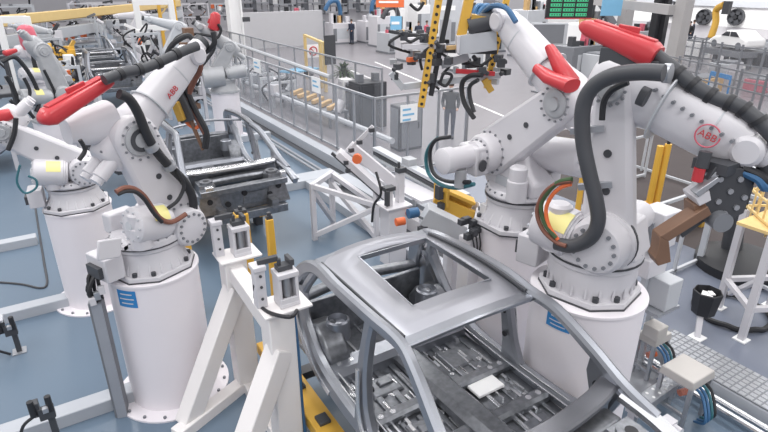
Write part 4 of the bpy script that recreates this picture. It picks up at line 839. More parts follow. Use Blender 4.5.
put('motor_block', MB().cyl(r4.P(203, 78, .2), r4.P(224, 76, .2), .30, n=18), 'cast', r4.root); put('tool_head', MB().box(r4.P(188, 32, .3), (.25, .3, .22)).box(r4.P(184, 48, .3), (.22, .2, .3)), 'brown', r4.root)
r5 = farbot('robot on the right of the line beside the white upright frames', (4.9, 23), -90, 1.4, (.25, .6), (-.2, 1.5), (.8, 1.8), pedlab='pedestal beside the white upright frames', bod='lgrey')
r6 = farbot('farthest robot on the right of the line below the yellow gantry', (4.9, 31), -90, 1.4, (.25, .6), (-.2, 1.5), (.8, 1.5), pedlab='pedestal of the farthest robot below the yellow gantry')
# ---------------------------------------------------------------- welding rigs between the robots
def rig(label, x, y, w, d, h, seed, cols, n=10, grp='welding rigs up the line'):
    t = thing('welding_rig', label, 'rig', (x, y, 0), None, grp); rnd = random.Random(seed)
    for sx in (-1, 1):
        for sy in (-1, 1): put('post', MB().box((x+sx*w/2, y+sy*d/2, h/2), (.10, .10, h)), cols[0], t)
    for z in (h*.5, h-.05):
        for sy in (-1, 1): put('beam', MB().beam((x-w/2, y+sy*d/2, z), (x+w/2, y+sy*d/2, z), .09, .09), cols[0], t)
    put('deck', MB().box((x, y, h*.5+.05), (w, d, .05)), 'mgrey', t)
    for i in range(int(n*1.7)):
        c_ = V((x+rnd.uniform(-.5, .5)*w, y+rnd.uniform(-.5, .5)*d, rnd.uniform(.35, 1.05)*h)); m_ = rnd.choice(cols)
        q = rnd.random()
        if q < .4: put('block', MB().box(c_, (rnd.uniform(.12, .4), rnd.uniform(.12, .4), rnd.uniform(.12, .45)), rz=rnd.uniform(0, .6)), m_, t, bevel=.01)
        elif q < .6: put('cylinder', MB().cyl(c_, c_+V((rnd.uniform(-.4, .4), rnd.uniform(-.2, .2), rnd.uniform(.1, .4))), rnd.uniform(.05, .1), n=10), m_, t)
        elif q < .8: put('hose', MB().tube([c_, c_+V((rnd.uniform(-.3, .3), -.1, .3)), c_+V((rnd.uniform(-.5, .5), 0, .0)), c_+V((rnd.uniform(-.5, .5), 0, -.5))], .035, n=6), 'black', t)
        else: put('arm', MB().beam(c_, c_+V((rnd.uniform(-.6, .6), rnd.uniform(-.3, .3), rnd.uniform(.0, .5))), .10, .12), m_, t)
    return t
A_ = ['lgrey', 'black', 'dgrey', 'white', 'wall', 'orange', 'mgrey']; B_ = ['lgrey', 'white', 'cast', 'dgrey', 'galv']; C_ = ['white', 'dgrey', 'black', 'cast', 'white', 'mgrey', 'brown']
for a in (('grey welding rig left of the line, before the grey robot', 1.1, 14.3, .9, 1.2, 1.5, 1, C_, 14), ('cluttered welding rig left of the line beside the third car body', 1.0, 18.2, 1.0, 1.4, 1.7, 2, C_, 16), ('welding rig with orange pieces left of the line beside the fourth car body', .9, 22.5, 1.0, 1.6, 1.9, 3, A_, 16), ('pale welding rig left of the line near the farthest car', .8, 30, 1.2, 1.8, 2.2, 4, B_, 16),
          ('welding rig right of the third car body', 4.3, 19.6, .9, 1.4, 1.9, 5, C_, 14), ('tall welding rig right of the line, left of the white upright frame', 4.2, 25.5, 1.0, 1.6, 2.6, 6, A_, 16), ('pale welding rig right of the line under the gantry', 4.4, 34, 1.4, 2, 2.4, 7, B_, 16), ('cluttered rig astride the far line beneath the gantry', 2.3, 36, 2.4, 2, 2.6, 8, A_, 18), ('dark rig left of the line at the left edge', -1.3, 22, 1.4, 1.8, 2.4, 9, ['dgrey', 'mgrey', 'lgrey', 'dgrey'], 14), ('pale rig on the left of the far line at the left edge', -1.5, 30, 1.6, 2, 2.6, 10, B_, 14), ('dark rig at the left edge behind the far left pedestal', -1.4, 17.5, 1.2, 1.6, 1.2, 21, C_, 12),
          ('wide rig far up the line at the very top left', -.5, 45, 3, 3, 3, 12, A_, 20), ('wide rig far up the line right of the tiny car body', 6, 46, 3, 3, 3, 13, C_, 20), ('grey rig between the line and the clear fence, beyond the white pedestal', 5.9, 34.5, .9, 1.8, 2.2, 14, B_, 14)): rig(*a)
for i, (px, py, w_, h_, cs_, lab) in enumerate(((196, 30, 2.4, 2.4, C_, 'cluttered rig behind the upright red hose guide, left of it'), (226, 26, 2.2, 2.2, A_, 'cluttered rig between the upright red hose guide and the white column'), (150, 34, 2.0, 2.6, C_, 'dark cluttered rig inside the white upright frame'), (110, 40, 2.2, 2.4, A_, 'cluttered rig behind the farther of the two car bodies'), (88, 34, 2.2, 2.6, C_, 'pale and dark rig just below the middle of the yellow gantry'), (12, 66, 1.2, 2.2, C_, 'dark rig at the left edge under the yellow gantry'))):
    q = G(px, py); rig(lab, q.x, q.y, w_, 1.4, h_, 60+i, cs_, 16)
t = rig('ochre clamping rig beside the pink hose guide at the top left', 1.1, 25.1, .7, .8, 2.0, 15, ['yellow', 'dyellow', 'dgrey'], 12)
def uframe(label, x, y, h, w, bars):
    t = thing('upright_frame', label, 'frame', (x, y, 0), None, 'white upright frames')
    for s in (0, 1): put('post', MB().box((x+s*w, y, h/2), (.24, .2, h)), 'wall', t, bevel=.01)
    for z in bars: put('crossbar', MB().beam((x, y, z), (x+w, y, z), .18, .24), 'wall', t, bevel=.01)
    return t
uframe('white upright frame right of the line, with a wide crossbar', 4.6, 28.2, 3.7, 1.5, (2.5, 3.6)); uframe('tall white upright frame at the top left behind the faded red hose guide', -.6, 25.5, 3.3, .9, (3.2,))
# yellow gantry
a, b = G(-40, 25, 2.9), G(178, 3, 2.9); t = thing('gantry', 'long yellow gantry beam with a lattice leg across the top left of the hall', 'gantry', ((a.x+b.x)/2, (a.y+b.y)/2, 0))
put('beam', MB().beam(a, b, .45, .42), 'cage', t, bevel=.02); put('lower_beam', MB().beam(a-V((0, 0, .85)), b-V((0, 0, .75)), .5, .5), 'lgrey', t, bevel=.02); put('beam_edge', MB().beam(a-V((0, .27, .2)), b-V((0, .27, .2)), .03, .08), 'dyellow', t)
put('upper_beam', MB().beam(a+V((0, 1.5, 1.2)), b+V((0, 1.5, 1.0)), .5, .35), 'cage', t)
for s in (0.02, 1): c_ = a.lerp(b, s); put('leg', MB().box((c_.x, c_.y, 1.5), (.35, .35, 3.0)), 'lgrey', t)
for px in (163, 178):
    c_ = D(px, 35, V((9.0, 36, 0))); put('lattice_post', MB().box((c_.x, c_.y, 3), (.18, .18, 6)), 'yellow', t)
p1, p2 = D(163, 35, V((9.0, 36, 0))), D(178, 35, V((9.0, 36, 0)))
for i in range(12): put('lattice_bar', MB().beam((p1.x, p1.y, .5*i), (p2.x, p2.y, .5*i+.5*(1 if i % 2 else -1)+.5), .08, .08), 'cage', t)
# ---------------------------------------------------------------- fences and columns further right
for i in range(11): bay(15+i*1.7, 16.7+i*1.7, x=9.3, zt=2.0, zb=.02, lab='wire mesh panel of the second fence, beyond the clear aisle fence', grp='wire mesh panels of the second fence', m='mesh')
def column(label, px, w, h, m_, grp=None):
    q = G(*px); t = thing('column', label, 'column', (q.x, q.y, 0), None, grp); 
    put('flange', MB().beam((q.x-w/2, q.y, 0), (q.x-w/2, q.y, h), .06, w), m_, t); put('flange', MB().beam((q.x+w/2, q.y, 0), (q.x+w/2, q.y, h), .06, w), m_, t); put('web', MB().box((q.x, q.y, h/2), (w, .06, h)), m_, t); put('base_plate', MB().box((q.x, q.y, .03), (w+.3, w+.2, .06)), 'lgrey', t)
    return t, q
t, q = column('white hall column rising beyond the clear fence', (240, 70), .62, 9, 'wall')
put('camera_box', MB().box((q.x+.5, q.y-.2, 2.6), (.4, .3, .22)), 'dgrey', t)
q1, q2 = G(618, 64), G(668, 88); t = thing('steel_portal', 'grey steel portal with two columns behind the red hose guide', 'column', ((q1.x+q2.x)/2, (q1.y+q2.y)/2, 0))
for q, w_ in ((q1, .75), (q2, .62)): put('column', MB().box((q.x, q.y, 4.5), (w_, .5, 9)), 'col', t, bevel=.02); put('base_plate', MB().box((q.x, q.y, .03), (w_+.3, .9, .06)), 'mgrey', t)
put('crossbeam', MB().beam(D(596, 1, q1), D(672, 10, q2), .3, .4), 'col', t); put('diagonal', MB().beam(D(596, -4, q1), D(614, 24, q1), .3, .3), 'mgrey', t)
for i, px in enumerate((648, 656)): q = G(px, 62); solo('column', MB().box((q.x, q.y, 4), (.38, .38, 8)), 'black', ('left one of the thin black columns inside the grey portal', 'right one of the thin black columns inside the grey portal')[i], 'column', 'thin black columns')
# ---------------------------------------------------------------- aisle furniture
def cabinet(label, px, w, d, h, m_, grp='cabinets along the aisle', door='lgrey', stacks=0, name='cabinet', cat='cabinet', az=0):
    q = G(*px); t = thing(name, label, cat, (q.x, q.y, 0), None, grp)
    put('body', MB().box((q.x, q.y, h/2), (w, d, h)), m_, t, bevel=.02); dr = put('door', MB().box((q.x, q.y-d/2-.01, h/2), (w-.12, .02, h-.16)), door, t, bevel=.005); put('handle', MB().box((q.x+w*.3, q.y-d/2-.03, h*.55), (.03, .03, .18)), 'dgrey', dr)
    put('side_door', MB().box((q.x-w/2-.01, q.y, h/2), (.02, d-.12, h-.16)), door, t, bevel=.005)
    for i in range(stacks): put('chimney', MB().box((q.x-w*.3+i*w*.6, q.y, h+.12), (.2, .2, .24)), 'mgrey', t)
    return t
cabinet('dark control cabinet with two stubs behind the clear fence corner', (368, 126), 1.0, .8, 1.5, 'dgrey', door='dgrey', stacks=2)
cabinet('dark control cabinet next to the potted plant', (355, 112), .6, .6, 1.1, 'mgrey', door='dgrey'); cabinet('white cabinet between the potted plant and the dark cabinets', (346, 111), .4, .4, 1.2, 'wall', door='white')
cabinet('dark cabinet behind the clear fence bay with the blue notice', (406, 148), .8, .5, 1.3, 'dgrey', door='mgrey')
q = G(344, 98); t = thing('potted_plant', 'bushy green plant in a white pot beside the aisle fence', 'plant', (q.x, q.y, 0))
put('pot', MB().turn(q, q+V((0, 0, 1)), [(0, .2), (.5, .28), (.52, .26), (.46, .24)], 18), 'wall', t); put('stem', MB().cyl(q+V((0, 0, .4)), q+V((0, 0, 1.0)), .04, n=8), 'brown', t)
k = MB(); rnd = random.Random(4)
for i in range(130):
    a, e = rnd.uniform(0, 6.28), rnd.uniform(-.35, 1.4); d = V((math.cos(a)*math.cos(e), math.sin(a)*math.cos(e), math.sin(e))); b = q+V((0, 0, .95)); L_ = rnd.uniform(.35, .72)
    sd = d.cross(V((0, 0, 1))).normalized()*.045; m1 = b+d*L_*.55+V((0, 0, .06)); e1 = b+d*L_-V((0, 0, .12)); k.bm.faces.new([k.bm.verts.new(p) for p in (b, m1-sd, e1, m1+sd)])
put('foliage', k, 'green', t, kind='stuff')
# gate with no entry sign and blue worktop
t = thing('aisle_gate', 'gate of amber posts with a red no-entry board between the two fences', 'gate', tuple(G(318, 84)))
for px in ((307, 78), (326, 92), (322, 88)): q = G(*px); put('post', MB().box((q.x, q.y, 1.05), (.12, .12, 2.1)), 'cage', t)
q, q2 = G(307, 78), G(326, 92); put('top_rail', MB().beam((q.x, q.y, 2.05), (q2.x, q2.y, 2.05), .1, .1), 'cage', t)
c_ = D(313, 51, q); put('board', MB().box(c_, (.62, .04, .62)), 'wall', t); bd = V((0, -.03, 0))
ring = MB().tube([c_+bd+V((.2*math.cos(a*.3142), 0, .2*math.sin(a*.3142))) for a in range(21)], .028, sm=0, n=6); ring.beam(c_+bd+V((-.14, 0, .14)), c_+bd+V((.14, 0, -.14)), .05, .03); put('no_entry_sign', ring, 'red', t)
c_ = D(330, 50, q2); put('dark_panel', MB().box(c_, (.5, .08, 1.2)), 'dgrey', t); c_ = D(306, 72, q); put('padlock_box', MB().box(c_, (.16, .16, .4)), 'dgrey', t)
t = thing('workbench', 'workbench with a pale blue top between the two fences', 'bench', tuple(G(310, 88)))
a, b = G(286, 72.4, .95), G(312, 67.6, .95); put('top', MB().beam(a, b, .8, .06), 'lblue', t)
for s in (.05, .95):
    for o_ in (-.3, .3): c_ = a.lerp(b, s); put('leg', MB().box((c_.x+o_*.3, c_.y+o_, .46), (.07, .07, .92)), 'galv', t)
# ochre parts on a trolley behind the fence
t = thing('parts_trolley', 'trolley of ochre car parts behind the near clear fence', 'trolley', tuple(AX(318, 130, 8.4)))
c_ = V((8.4, AX(318, 128, 8.4).y, 0)); 
put('deck', MB().box((c_.x, c_.y, .5), (.7, 3.4, .08)), 'mgrey', t)
for sx in (-.3, .3):
    for sy in (-1.6, 1.6): put('leg', MB().box((c_.x+sx, c_.y+sy, .24), (.07, .07, .48)), 'mgrey', t)
for i in range(6): put('part', MB().beam((c_.x-.3, c_.y-1.5+.6*i, .62), (c_.x+.2, c_.y-1.3+.6*i, .70), .16, .14), 'amber', t, bevel=.02)
put('white_part', MB().cyl((c_.x-.1, c_.y-1.75, .55), (c_.x+.1, c_.y-1.75, .9), .14, n=14), 'white', t)
for i, y_ in enumerate((20.3, 22.6, 25.0)):
    rig(('equipment rack between the fences, just left of the ochre parts trolley', 'equipment rack between the fences, middle of the three', 'equipment rack between the fences, nearest the white column')[i], 8.1, y_+.5, .9, 1.2, 1.0, 30+i, B_, 8, 'equipment racks behind the fence')
# ---------------------------------------------------------------- machines in the far hall
def station(label, px, w, d, h, m_='wall', arms=1, seed=0, armm='cable', table=True):
    q = G(*px); t = thing('work_station', label, 'machine', (q.x, q.y, 0), None, 'work stations in the far hall'); rnd = random.Random(seed)
    put('cabinet', MB().box((q.x, q.y, h/2), (w, d, h)), m_, t, bevel=.03); put('plinth', MB().box((q.x, q.y, .06), (w+.1, d+.1, .12)), 'mgrey', t)
    put('front_panel', MB().box((q.x-w*.1, q.y-d/2-.015, h*.5), (w*.5, .03, h*.5)), 'lgrey', t)
    for sx in (-.42, .3): put('side_panel', MB().box((q.x+sx*w, q.y-d/2-.015, h*.45), (w*.14, .03, h*.6)), 'mgrey' if sx < 0 else 'dgrey', t)
    for i in range(8): c_ = V((q.x+rnd.uniform(-.45, .45)*w, q.y-d*.2, h+rnd.uniform(.08, .4))); put('device', MB().box(c_-V((0, 0, .05)), (rnd.uniform(.08, .4), .3, (c_.z-h)*2)), rnd.choice(['dgrey', 'black', 'mgrey', 'white', 'lgrey', 'amber', 'pink']), t, bevel=.02)
    for i in range(arms):
        b = V((q.x+(i-.5*(arms-1))*w*.5, q.y, h)); s_ = 1 if rnd.random() < .5 else -1
        put('robot_arm', MB().tube([b, b+V((0, 0, .9)), b+V((s_*.25, 0, 1.5)), b+V((s_*.9, -.1, 1.45)), b+V((s_*1.3, -.1, .9))], .16, n=10, sm=5), armm, t)
    return t
for a in (('white work station with a blue bent arm, left of the standing worker', (341, 43), 2.0, 1.4, 1.5, 'white', 1, 1), ('white work station with a blue bent arm, right of the standing worker', (372, 42), 1.9, 1.4, 1.6, 'white', 1, 2), ('tall white machine cabinet at the end of the aisle right of the workers', (381, 46), 1.4, 1.3, 2.1, 'white', 0, 3), ('grey machine bench with screens at the end of the second fence', (306, 38), 3.0, 1.4, 1.4, 'mgrey', 0, 4), ('grey machine bench left of the amber gate', (293, 34), 3.0, 1.4, 1.6, 'lgrey', 0, 5), ('machine with a black arm behind the gripper frame on the left', (398, 52), 2.4, 1.6, 1.3, 'lgrey', 1, 6, 'dgrey'), ('white machine behind the gripper frame in the middle', (415, 60), 2.0, 1.4, 1.4, 'white', 0, 7), ('machine with a blue arm behind the right of the gripper frame', (480, 52), 3, 1.6, 1.4, 'lgrey', 2, 8), ('machine behind the grey display, beside the portal', (575, 75), 2.4, 1.4, 1.5, 'mgrey', 0, 9), ('dark machine between portal columns', (634, 57), 2.0, 1.2, 1.6, 'lgrey', 0, 10)): station(*a)
rnd = random.Random(77)
for i, px in enumerate(range(250, 380, 17)):
    q = G(px, 10+(i % 3)*2); t = thing('storage_rack', ('tiny storage rack along the back of the hall, number in row unknown', '')[0] if False else ['leftmost tiny grey storage rack along the far back of the hall', 'second tiny storage rack from the left along the far back', 'third tiny storage rack from the left along the far back', 'fourth tiny storage rack from the left along the far back', 'fifth tiny storage rack from the left along the far back', 'third tiny storage rack from the right along the far back', 'second tiny storage rack from the right along the far back', 'rightmost tiny storage rack along the far back of the hall'][i], 'rack', (q.x, q.y, 0), None, 'storage racks along the back')
    [put('upright', MB().box((q.x+sx*1.8, q.y, 1.5), (.2, 1, 3)), 'mgrey', t) for sx in (-1, 1)]
    for z in (.3, 1.3, 2.3):
        put('shelf', MB().box((q.x, q.y, z), (3.8, 1, .12)), 'lgrey', t)
        for j in range(4): put('crate', MB().box((q.x-1.35+.9*j, q.y-.1, z+.36), (.7, .7, .6)), rnd.choice(['lgrey', 'wallg', 'mgrey', 'dgrey', 'wall', 'white', 'cast']), t)
for a in (('white machine with a dark screen behind the gripper, next to the orange panel', (392, 40), 1.6, 1.2, 2.4, 'wall', 0, 21), ('tall white machine behind the perforated yellow bar', (424, 38), 2.4, 1.4, 2.6, 'wall', 1, 22, 'dgrey'), ('grey machine behind the yellow main bar of the gripper', (458, 44), 2.6, 1.4, 2.2, 'lgrey', 1, 23, 'dgrey'), ('low white machine right behind the red clamp of the gripper', (470, 70), 2.2, 1.2, 1.3, 'wall', 0, 24), ('tall pale machine left of the black status board', (526, 56), 1.8, 1.4, 2.8, 'lgrey', 0, 25), ('white machine beneath the black status board', (585, 62), 2.6, 1.4, 2.2, 'wall', 1, 26, 'dgrey')): station(*a)
for px, py, m_, w_, h_, lab in ((390, 2, 'orange', 1.7, .6, 'faded orange panel hanging at the top above the gripper frame'), (396, 23, 'lblue', .7, .8, 'pale blue screen hanging behind the gripper frame'), (446, 8, 'lgrey', 2.0, 1.4, 'grey notice panel hanging at the top behind the gripper bars')):
    c_ = D(px, py, V((20, 30, 0))+_fh*(px-390)*.03*(1 if px > 391 else 0)); t = thing('hanging_panel', lab, 'panel', tuple(c_)); put('board', MB().beam(c_-_R*w_/2, c_+_R*w_/2, .08, h_), m_, t); put('hanger', MB().box((c_.x, c_.y, c_.z+2.5), (.06, .06, 5-h_)), 'mgrey', t); put('stripe', MB().beam(c_-_R*w_*.4-_fh*.05, c_+_R*w_*.3-_fh*.05, .02, h_*.2), 'wall', t)
# ---------------------------------------------------------------- people
def person(label, px, az, jacket='navy', trousers='navy', hgt=1.75, wave=0, hairm='hair'):
    q = G(*px); t = thing('person', label, 'person', (q.x, q.y, 0), az); W = MAT[t.name]; s = hgt/1.75
    def skinmesh(nm, verts, edges, m_, root=0, sub=2):
        me = bpy.data.meshes.new(nm); me.from_pydata([V(v[:3])*s for v in verts], edges, []); me.materials.append(M[m_]); o = bpy.data.objects.new(nm, me); COL.objects.link(o); o.parent = t; MAT[o.name] = W
        sk = o.modifiers.new('skin', 'SKIN'); sk.use_smooth_shade = True
        for i, v in enumerate(verts): me.skin_vertices[0].data[i].radius = (v[3]*s, v[4]*s if len(v) > 4 else v[3]*s)
        me.skin_vertices[0].data[root].use_root = True; md = o.modifiers.new('sub', 'SUBSURF'); md.levels = 1; md.render_levels = sub; return o
    # x forward, y left
    hx = .22+.1*wave
    body = [(0, 0, .95, .115, .15), (0, 0, 1.15, .11, .145), (.01, 0, 1.36, .12, .17), (.01, 0, 1.46, .06, .07), (.02, 0, 1.54, .052), (.035, 0, 1.62, .085, .075), (.03, 0, 1.70, .07, .065),
            (0, .10, .88, .10), (.01, .10, .48, .075), (-.01, .10, .09, .055), (.14, .11, .03, .035), (0, -.10, .88, .10), (.03, -.10, .48, .075), (.0, -.10, .09, .055), (.15, -.11, .03, .035),
            (0, .20, 1.40, .07), (-.01, .25, 1.13, .058), (hx, .22, .98, .042), (hx+.09, .20, .95, .032), (0, -.20, 1.40, .07), (-.01, -.25, 1.13, .058), (hx, -.2, 1.0, .042), (hx+.09, -.18, .98, .032)]
    e = [(0, 1), (1, 2), (2, 3), (3, 4), (4, 5), (5, 6), (0, 7), (7, 8), (8, 9), (9, 10), (0, 11), (11, 12), (12, 13), (13, 14), (2, 15), (15, 16), (16, 17), (17, 18), (2, 19), (19, 20), (20, 21), (21, 22)]
    key = 'clothed_'+jacket+'_'+trousers
    if key not in M:
        m_ = M[key] = M[jacket].copy(); m_.name = key; nt = m_.node_tree; bs = nt.nodes['Principled BSDF']; tc = nt.nodes['Texture Coordinate']; sp = nt.nodes.new('ShaderNodeSeparateXYZ'); nt.links.new(tc.outputs['Object'], sp.inputs[0])
        def step(out, th):
            g_ = nt.nodes.new('ShaderNodeMath'); g_.operation = 'GREATER_THAN'; g_.inputs[1].default_value = th; nt.links.new(out, g_.inputs[0]); return g_.outputs[0]
        def mix(fac, ca, cb):
            x_ = nt.nodes.new('ShaderNodeMix'); x_.data_type = 'RGBA'; nt.links.new(fac, x_.inputs['Factor'])
            for s_, v_ in (('A', ca), ('B', cb)):
                if isinstance(v_, tuple): x_.inputs[s_].default_value = v_
                else: nt.links.new(v_, x_.inputs[s_])
            return x_.outputs['Result']
        src = lambda n_: tuple(M[n_].node_tree.nodes['Mix'].inputs['A'].default_value)
        skin_ = src('skin'); c1 = mix(step(sp.outputs['Z'], .93), src(trousers), src(jacket)); c2 = mix(step(sp.outputs['Z'], 1.50), c1, skin_); c3 = mix(step(sp.outputs['X'], .235), c2, skin_); nt.links.new(c3, bs.inputs['Base Color'])
    skinmesh('body', body, e, key)
    for y in (.105, -.105): put('shoe', MB().loft([(V((-.06, y, .05))*s, .045, .05), (V((.05, y, .05))*s, .05, .05), (V((.18, y, .035))*s, .045, .03)], (0, 1, 0)), 'black', t, local=True)
    put('hair', MB().ball(V((.015, 0, 1.70))*s, .095*s, 1.05, .92, .95), hairm, t, local=True)
    return t
person('worker in dark navy clothes standing between the white work stations', (352, 44), 250); person('worker in dark clothes at the top edge, right of the white machine cabinet', (388, 31), 200)
person('worker in a black jacket with brown hair behind the corner of the clear fence', (449, 138), 220, 'black', 'navy', 1.72)
for i, (px, j) in enumerate(((675, 'navy'), (680, 'navy'), (686, 'black'), (690, 'navy'))): person(('leftmost person of the dark-clothed group right of the grey portal', 'second person from the left of the dark-clothed group by the portal', 'third person from the left of the dark-clothed group by the portal', 'rightmost person of the dark-clothed group right of the grey portal')[i], (px, 47-(i % 2)*2), 120+70*i, j, 'navy', 1.75)
person('worker in red overalls behind the gripper frame', (426, 46), 160, 'pink', 'red'); person('worker in dark clothes behind the gripper frame, left of the red overalls', (418, 47), 200)
# ---------------------------------------------------------------- board and display
q = V((14, 14.6, 0)); c_ = D(569, 8, q); t = thing('andon_board', 'black status board with rows of green letters hanging at the top', 'board', tuple(c_))
e1 = (_R*1+V((0, 0, 0))).normalized(); fwd = _fh; wd = (D(592, 8, q)-D(546, 8, q)).length; hg = D(569, -4, q).z-D(569, 18, q).z
put('casing', MB().beam(c_-e1*wd/2, c_+e1*wd/2, .16, hg), 'black', t, bevel=.01); put('border', MB().beam(c_-e1*wd/2-fwd*.085+V((0, 0, -hg*.47)), c_+e1*wd/2-fwd*.085+V((0, 0, -hg*.47)), .01, hg*.05), 'red', t)
for r_ in range(4):
    for cidx in range(3):
        b = c_-e1*wd*(.30-.28*cidx)+V((0, 0, hg*(.36-.22*r_)))-fwd*.085; put('screen_row', MB().beam(b-e1*wd*.12, b+e1*wd*.12, .012, hg*.14), 'screen', t)
        for z_ in range(4): put('character', MB().beam(b-e1*wd*(.08-.055*z_)-fwd*.008, b-e1*wd*(.06-.055*z_)-fwd*.008, .006, hg*.07), 'screenb', t)
for s in (-.4, .4): b = c_+e1*wd*s; put('hanger', MB().box((b.x, b.y, b.z+2.2), (.06, .06, 4)), 'dgrey', t)
q = G(550, 92); c_ = D(549, 34, q); t = thing('display_screen', 'grey display screen on a post behind the middle robot', 'screen', (q.x, q.y, 0)); wd = (D(567, 34, q)-D(531, 34, q)).length; hg = D(549, 23, q).z-D(549, 45, q).z
put('casing', MB().beam(c_-_R*wd/2, c_+_R*wd/2, .12, hg), 'lgrey', t, bevel=.02); put('panel', MB().beam(c_-_R*wd*.45-_fh*.065, c_+_R*wd*.4-_fh*.065, .01, hg*.86), 'mgrey', t); put('post', MB().box((c_.x+.0, c_.y+.1, c_.z/2), (.16, .16, c_.z)), 'galv', t); put('foot', MB().box((c_.x, c_.y, .03), (.8, .6, .06)), 'mgrey', t)
q = G(610, 75); c_ = D(612, 5, q); solo('banner', MB().beam(c_-_R*.5, c_+_R*.5, .06, 1.0), 'lblue', 'blue panel hanging beside the grey portal at the top', 'panel')
# ---------------------------------------------------------------- far car, fans, railings at the top right
q = G(735, 66); t = thing('conveyor', 'dark grated conveyor under the white car body at the top right', 'conveyor', (q.x, q.y, 0)); az_ = 0
ca, cb = G(712, 63), G(750, 70); dc = (cb-ca).normalized(); hgt = D(735, 48, q).z
put('deck', MB().beam(ca+V((0, 0, hgt-.2)), cb+V((0, 0, hgt-.2)), 1.8, .3), 'mgrey', t)
for i in range(16): b = ca.lerp(cb, (i+.5)/16); put('slat', MB().beam((b.x-.95*dc.y*-1*0, b.y-.95, hgt-.8), (b.x, b.y-.95, hgt-.1), .12, .12), 'dgrey', t)
for s in (.05, .35, .65, .95):
    b = ca.lerp(cb, s); put('leg', MB().box((b.x, b.y, hgt/2-.2), (.2, .2, hgt-.4)), 'mgrey', t)
t = thing('car_body', 'white car body riding a conveyor in the bright far hall, top right', 'car body', (q.x, q.y, hgt)); mid = (ca+cb)/2+V((0, 0, hgt-.03)); sd_ = dc.cross(V((0, 0, 1)))
prof = [(x_*.62, y_*.68) for x_, y_ in [(-2.2, .2), (-2.15, .65), (-1.6, .95), (-.9, 1.02), (-.3, 1.48), (.9, 1.5), (1.7, 1.05), (2.15, .95), (2.2, .3), (1.7, .15), (-1.7, .15)]]
put('shell', MB().prism(prof, mid, dc, (0, 0, 1), 1.3), 'wall', t, bevel=.12)
for poly in ([(-.45, .70), (-.15, .93), (.12, .95), (.12, .70)], [(.19, .70), (.19, .95), (.53, .95), (.83, .70)]):
    for s in (-1, 1): put('window_opening', MB().prism(poly, mid+sd_*.66*s, dc, (0, 0, 1), .02), 'dgrey', t)
for x_ in (-.86, .86):
    for s in (-1, 1): put('wheel_arch', MB().cyl(mid+dc*x_+sd_*.64*s+V((0, 0, .24)), mid+dc*x_+sd_*.66*s+V((0, 0, .24)), .2, n=18), 'mgrey', t)
for i, p in enumerate(((705, 17), (737, 17), (674, 9))):
    c_ = AX(p[0], p[1], 61.7); t = thing('wall_fan', ('round dark wall fan, middle one on the bright wall', 'round dark wall fan, right one on the bright wall', 'round dark wall fan, left one beside the portal')[i], 'fan', tuple(c_), None, 'wall fans')
    put('ring', MB().turn(c_, c_-V((9, 0, 0)), [(0, .8), (.4, .8), (.4, .72), (.1, .68)], 20), 'dgrey', t)
    for j in range(5): a = j*1.2566; put('blade', MB().beam(c_-V((.25, 0, 0)), c_-V((.25, .68*math.cos(a), -.68*math.sin(a))), .42, .04, V((1, 0, 0))), 'dgrey', t)
    put('backing', MB().cyl(c_, c_-V((.08, 0, 0)), .72, n=20), 'black', t)
    put('hub', MB().cyl(c_-V((.1, 0, 0)), c_-V((.4, 0, 0)), .2, n=12), 'black', t)
for i, (z, m_) in enumerate(((AX(720, 27, 61.5).z, 'red'), (AX(740, 4, 61.5).z, 'lgrey'), (AX(720, 40, 61.5).z, 'lgrey'))):
    a, b = AX(672, 20, 61.5), AX(768, 32, 61.5); struct('trim', MB().box((61.6, 25, z), (.2, 55, (.12, .6, .2)[i])), m_)
q = G(708, 50); t = thing('far_robot', 'yellow robot arm near the white car in the far hall', 'robot', tuple(q)); put('base', MB().cyl(q, q+V((0, 0, .8)), .5, .35), 'dgrey', t); put('arm', MB().tube([q+V((0, 0, .8)), q+V((.2, 0, 1.8)), q+V((.3, .2, 2.6)), q+V((-.3, -.6, 3.0))], .22, n=10), 'yellow', t); put('tool', MB().box(q+V((-.5, -.9, 2.8)), (.4, .4, .8)), 'dgrey', t)
def mrail(label, p, q_, zt, n, levels=3, m_='mgrey', sheet=True):
    a, b = G(*p), G(*q_); t = thing('safety_fence', label, 'fence', tuple((a+b)/2), None, 'grey fences at the top right')
    for i in range(levels): z = zt*(i+1)/levels; put('rail', MB().beam(a+V((0, 0, z)), b+V((0, 0, z)), .05, .05), m_, t)
    for i in range(n): c_ = a.lerp(b, i/(n-1)); put('post', MB().box((c_.x, c_.y, zt/2+.05), (.07, .07, zt+.1)), m_, t)
    if sheet: put('mesh_sheet', MB().beam(a+V((0, 0, zt/2)), b+V((0, 0, zt/2)), .01, zt*.9), 'mesh', t)
    return t
mrail('long grey fence across the bright hall below the white car', (676, 84), (800, 112), 2.0, 7); mrail('nearer grey fence with a blue strip, behind the right robot arm', (640, 92), (780, 138), 1.7, 8); mrail('short grey fence by the dark-clothed group', (668, 62), (700, 70), 1.6, 4)
a, b = D(711, 73, G(711, 104)), D(731, 78, G(731, 110)); solo('nameplate', MB().beam(a, b, .06, .16).beam(a-V((0, 0, .9)), a+V((0, 0, 0)), .05, .05).beam(b-V((0, 0, .9)), b, .05, .05), 'blue', 'dark blue strip fixed on the grey fence at the right', 'strip')
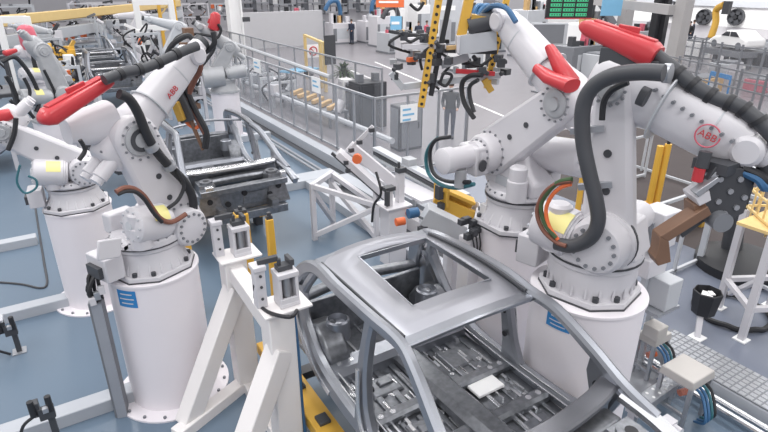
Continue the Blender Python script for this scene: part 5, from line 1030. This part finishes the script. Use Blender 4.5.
for i, (px, m_, w_, h_) in enumerate((((697, 58), 'wall', 1.4, 1.1), ((700, 96), 'amber', 1.5, .8), ((722, 84), 'lgrey', 1.4, 1.0), ((764, 62), 'lgrey', 1.2, 1.2), ((762, 90), 'pink', 1.6, .5), ((640, 100), 'dyellow', 1.2, 1.3), ((600, 78), 'lgrey', 1.8, 1.2))):
    q = G(*px); t = thing('supply_crate', ('white boxed machine beside the dark-clothed group', 'amber crate behind the nearer grey fence', 'pale crate behind the blue strip', 'grey machine to the right of the far white car', 'low reddish crate at the right edge behind the fence', 'ochre crate behind the red hose guide', 'pale crate between display and portal')[i], 'crate', (q.x, q.y, 0), None, 'crates at the far right')
    put('body', MB().box((q.x, q.y, h_/2), (w_, w_*.6, h_)), m_, t, bevel=.03); put('lid', MB().box((q.x, q.y, h_+.03), (w_*.9, w_*.5, .06)), 'mgrey', t); put('side_panel', MB().box((q.x-w_*.1, q.y-w_*.31, h_*.5), (w_*.6, .03, h_*.6)), 'lgrey', t)
# ---------------------------------------------------------------- light
w = bpy.data.worlds.new('hall_light'); scene.world = w; w.use_nodes = True
nt = w.node_tree; bg = nt.nodes['Background']; bg.inputs[1].default_value = 1.0
tc = nt.nodes.new('ShaderNodeTexCoord'); sx = nt.nodes.new('ShaderNodeSeparateXYZ'); rp = nt.nodes.new('ShaderNodeValToRGB')   # unseen surroundings as tone bands by height, shaped for reflections on the car roof
nt.links.new(tc.outputs['Generated'], sx.inputs[0]); nt.links.new(sx.outputs['Z'], rp.inputs[0]); nt.links.new(rp.outputs[0], bg.inputs[0])
el = rp.color_ramp.elements; el[0].position = 0.0; el[0].color = (.80, .79, .82, 1); el[1].position = 1.0; el[1].color = (1.25, 1.24, 1.28, 1)
for p, v in ((.16, .80), (.30, .36), (.52, .38), (.70, 1.05)): q = el.new(p); q.color = (v*.985, v*.975, v*1.01, 1)
for i in range(5):
    for j in range(6):
        l = bpy.data.lights.new('hall_and_fill_light', 'AREA'); l.shape = 'RECTANGLE'; l.size = 1.2; l.size_y = 6; l.energy = 300 if j < 3 else 190; l.color = (1, .985, .96)
        o = bpy.data.objects.new('hall_and_fill_light', l); COL.objects.link(o); o.location = (-8+9*i, -4+11*j, 11)
for j in range(4):  # fill lights added only to brighten the white wall on the right
    l = bpy.data.lights.new('hall_and_fill_light', 'AREA'); l.shape = 'RECTANGLE'; l.size = 8; l.size_y = 2; l.energy = 1500; l.color = (1, .985, .97)
    o = bpy.data.objects.new('hall_and_fill_light', l); COL.objects.link(o); o.location = (52, 4+13*j, 11); o.rotation_euler = (0, math.radians(-38), 0)
for j in range(3):  # extra fill lights, added to lift the back of the hall
    l = bpy.data.lights.new('hall_and_fill_light', 'AREA'); l.shape = 'RECTANGLE'; l.size = 8; l.size_y = 2; l.energy = 450; l.color = (1, .985, .97)
    o = bpy.data.objects.new('hall_and_fill_light', l); COL.objects.link(o); o.location = (18+9*j, 26+2*j, 11)
vs = scene.view_settings; vs.view_transform = 'Standard'; vs.look = 'None'; vs.exposure = 0.22; vs.gamma = 1; vs.use_curve_mapping = False
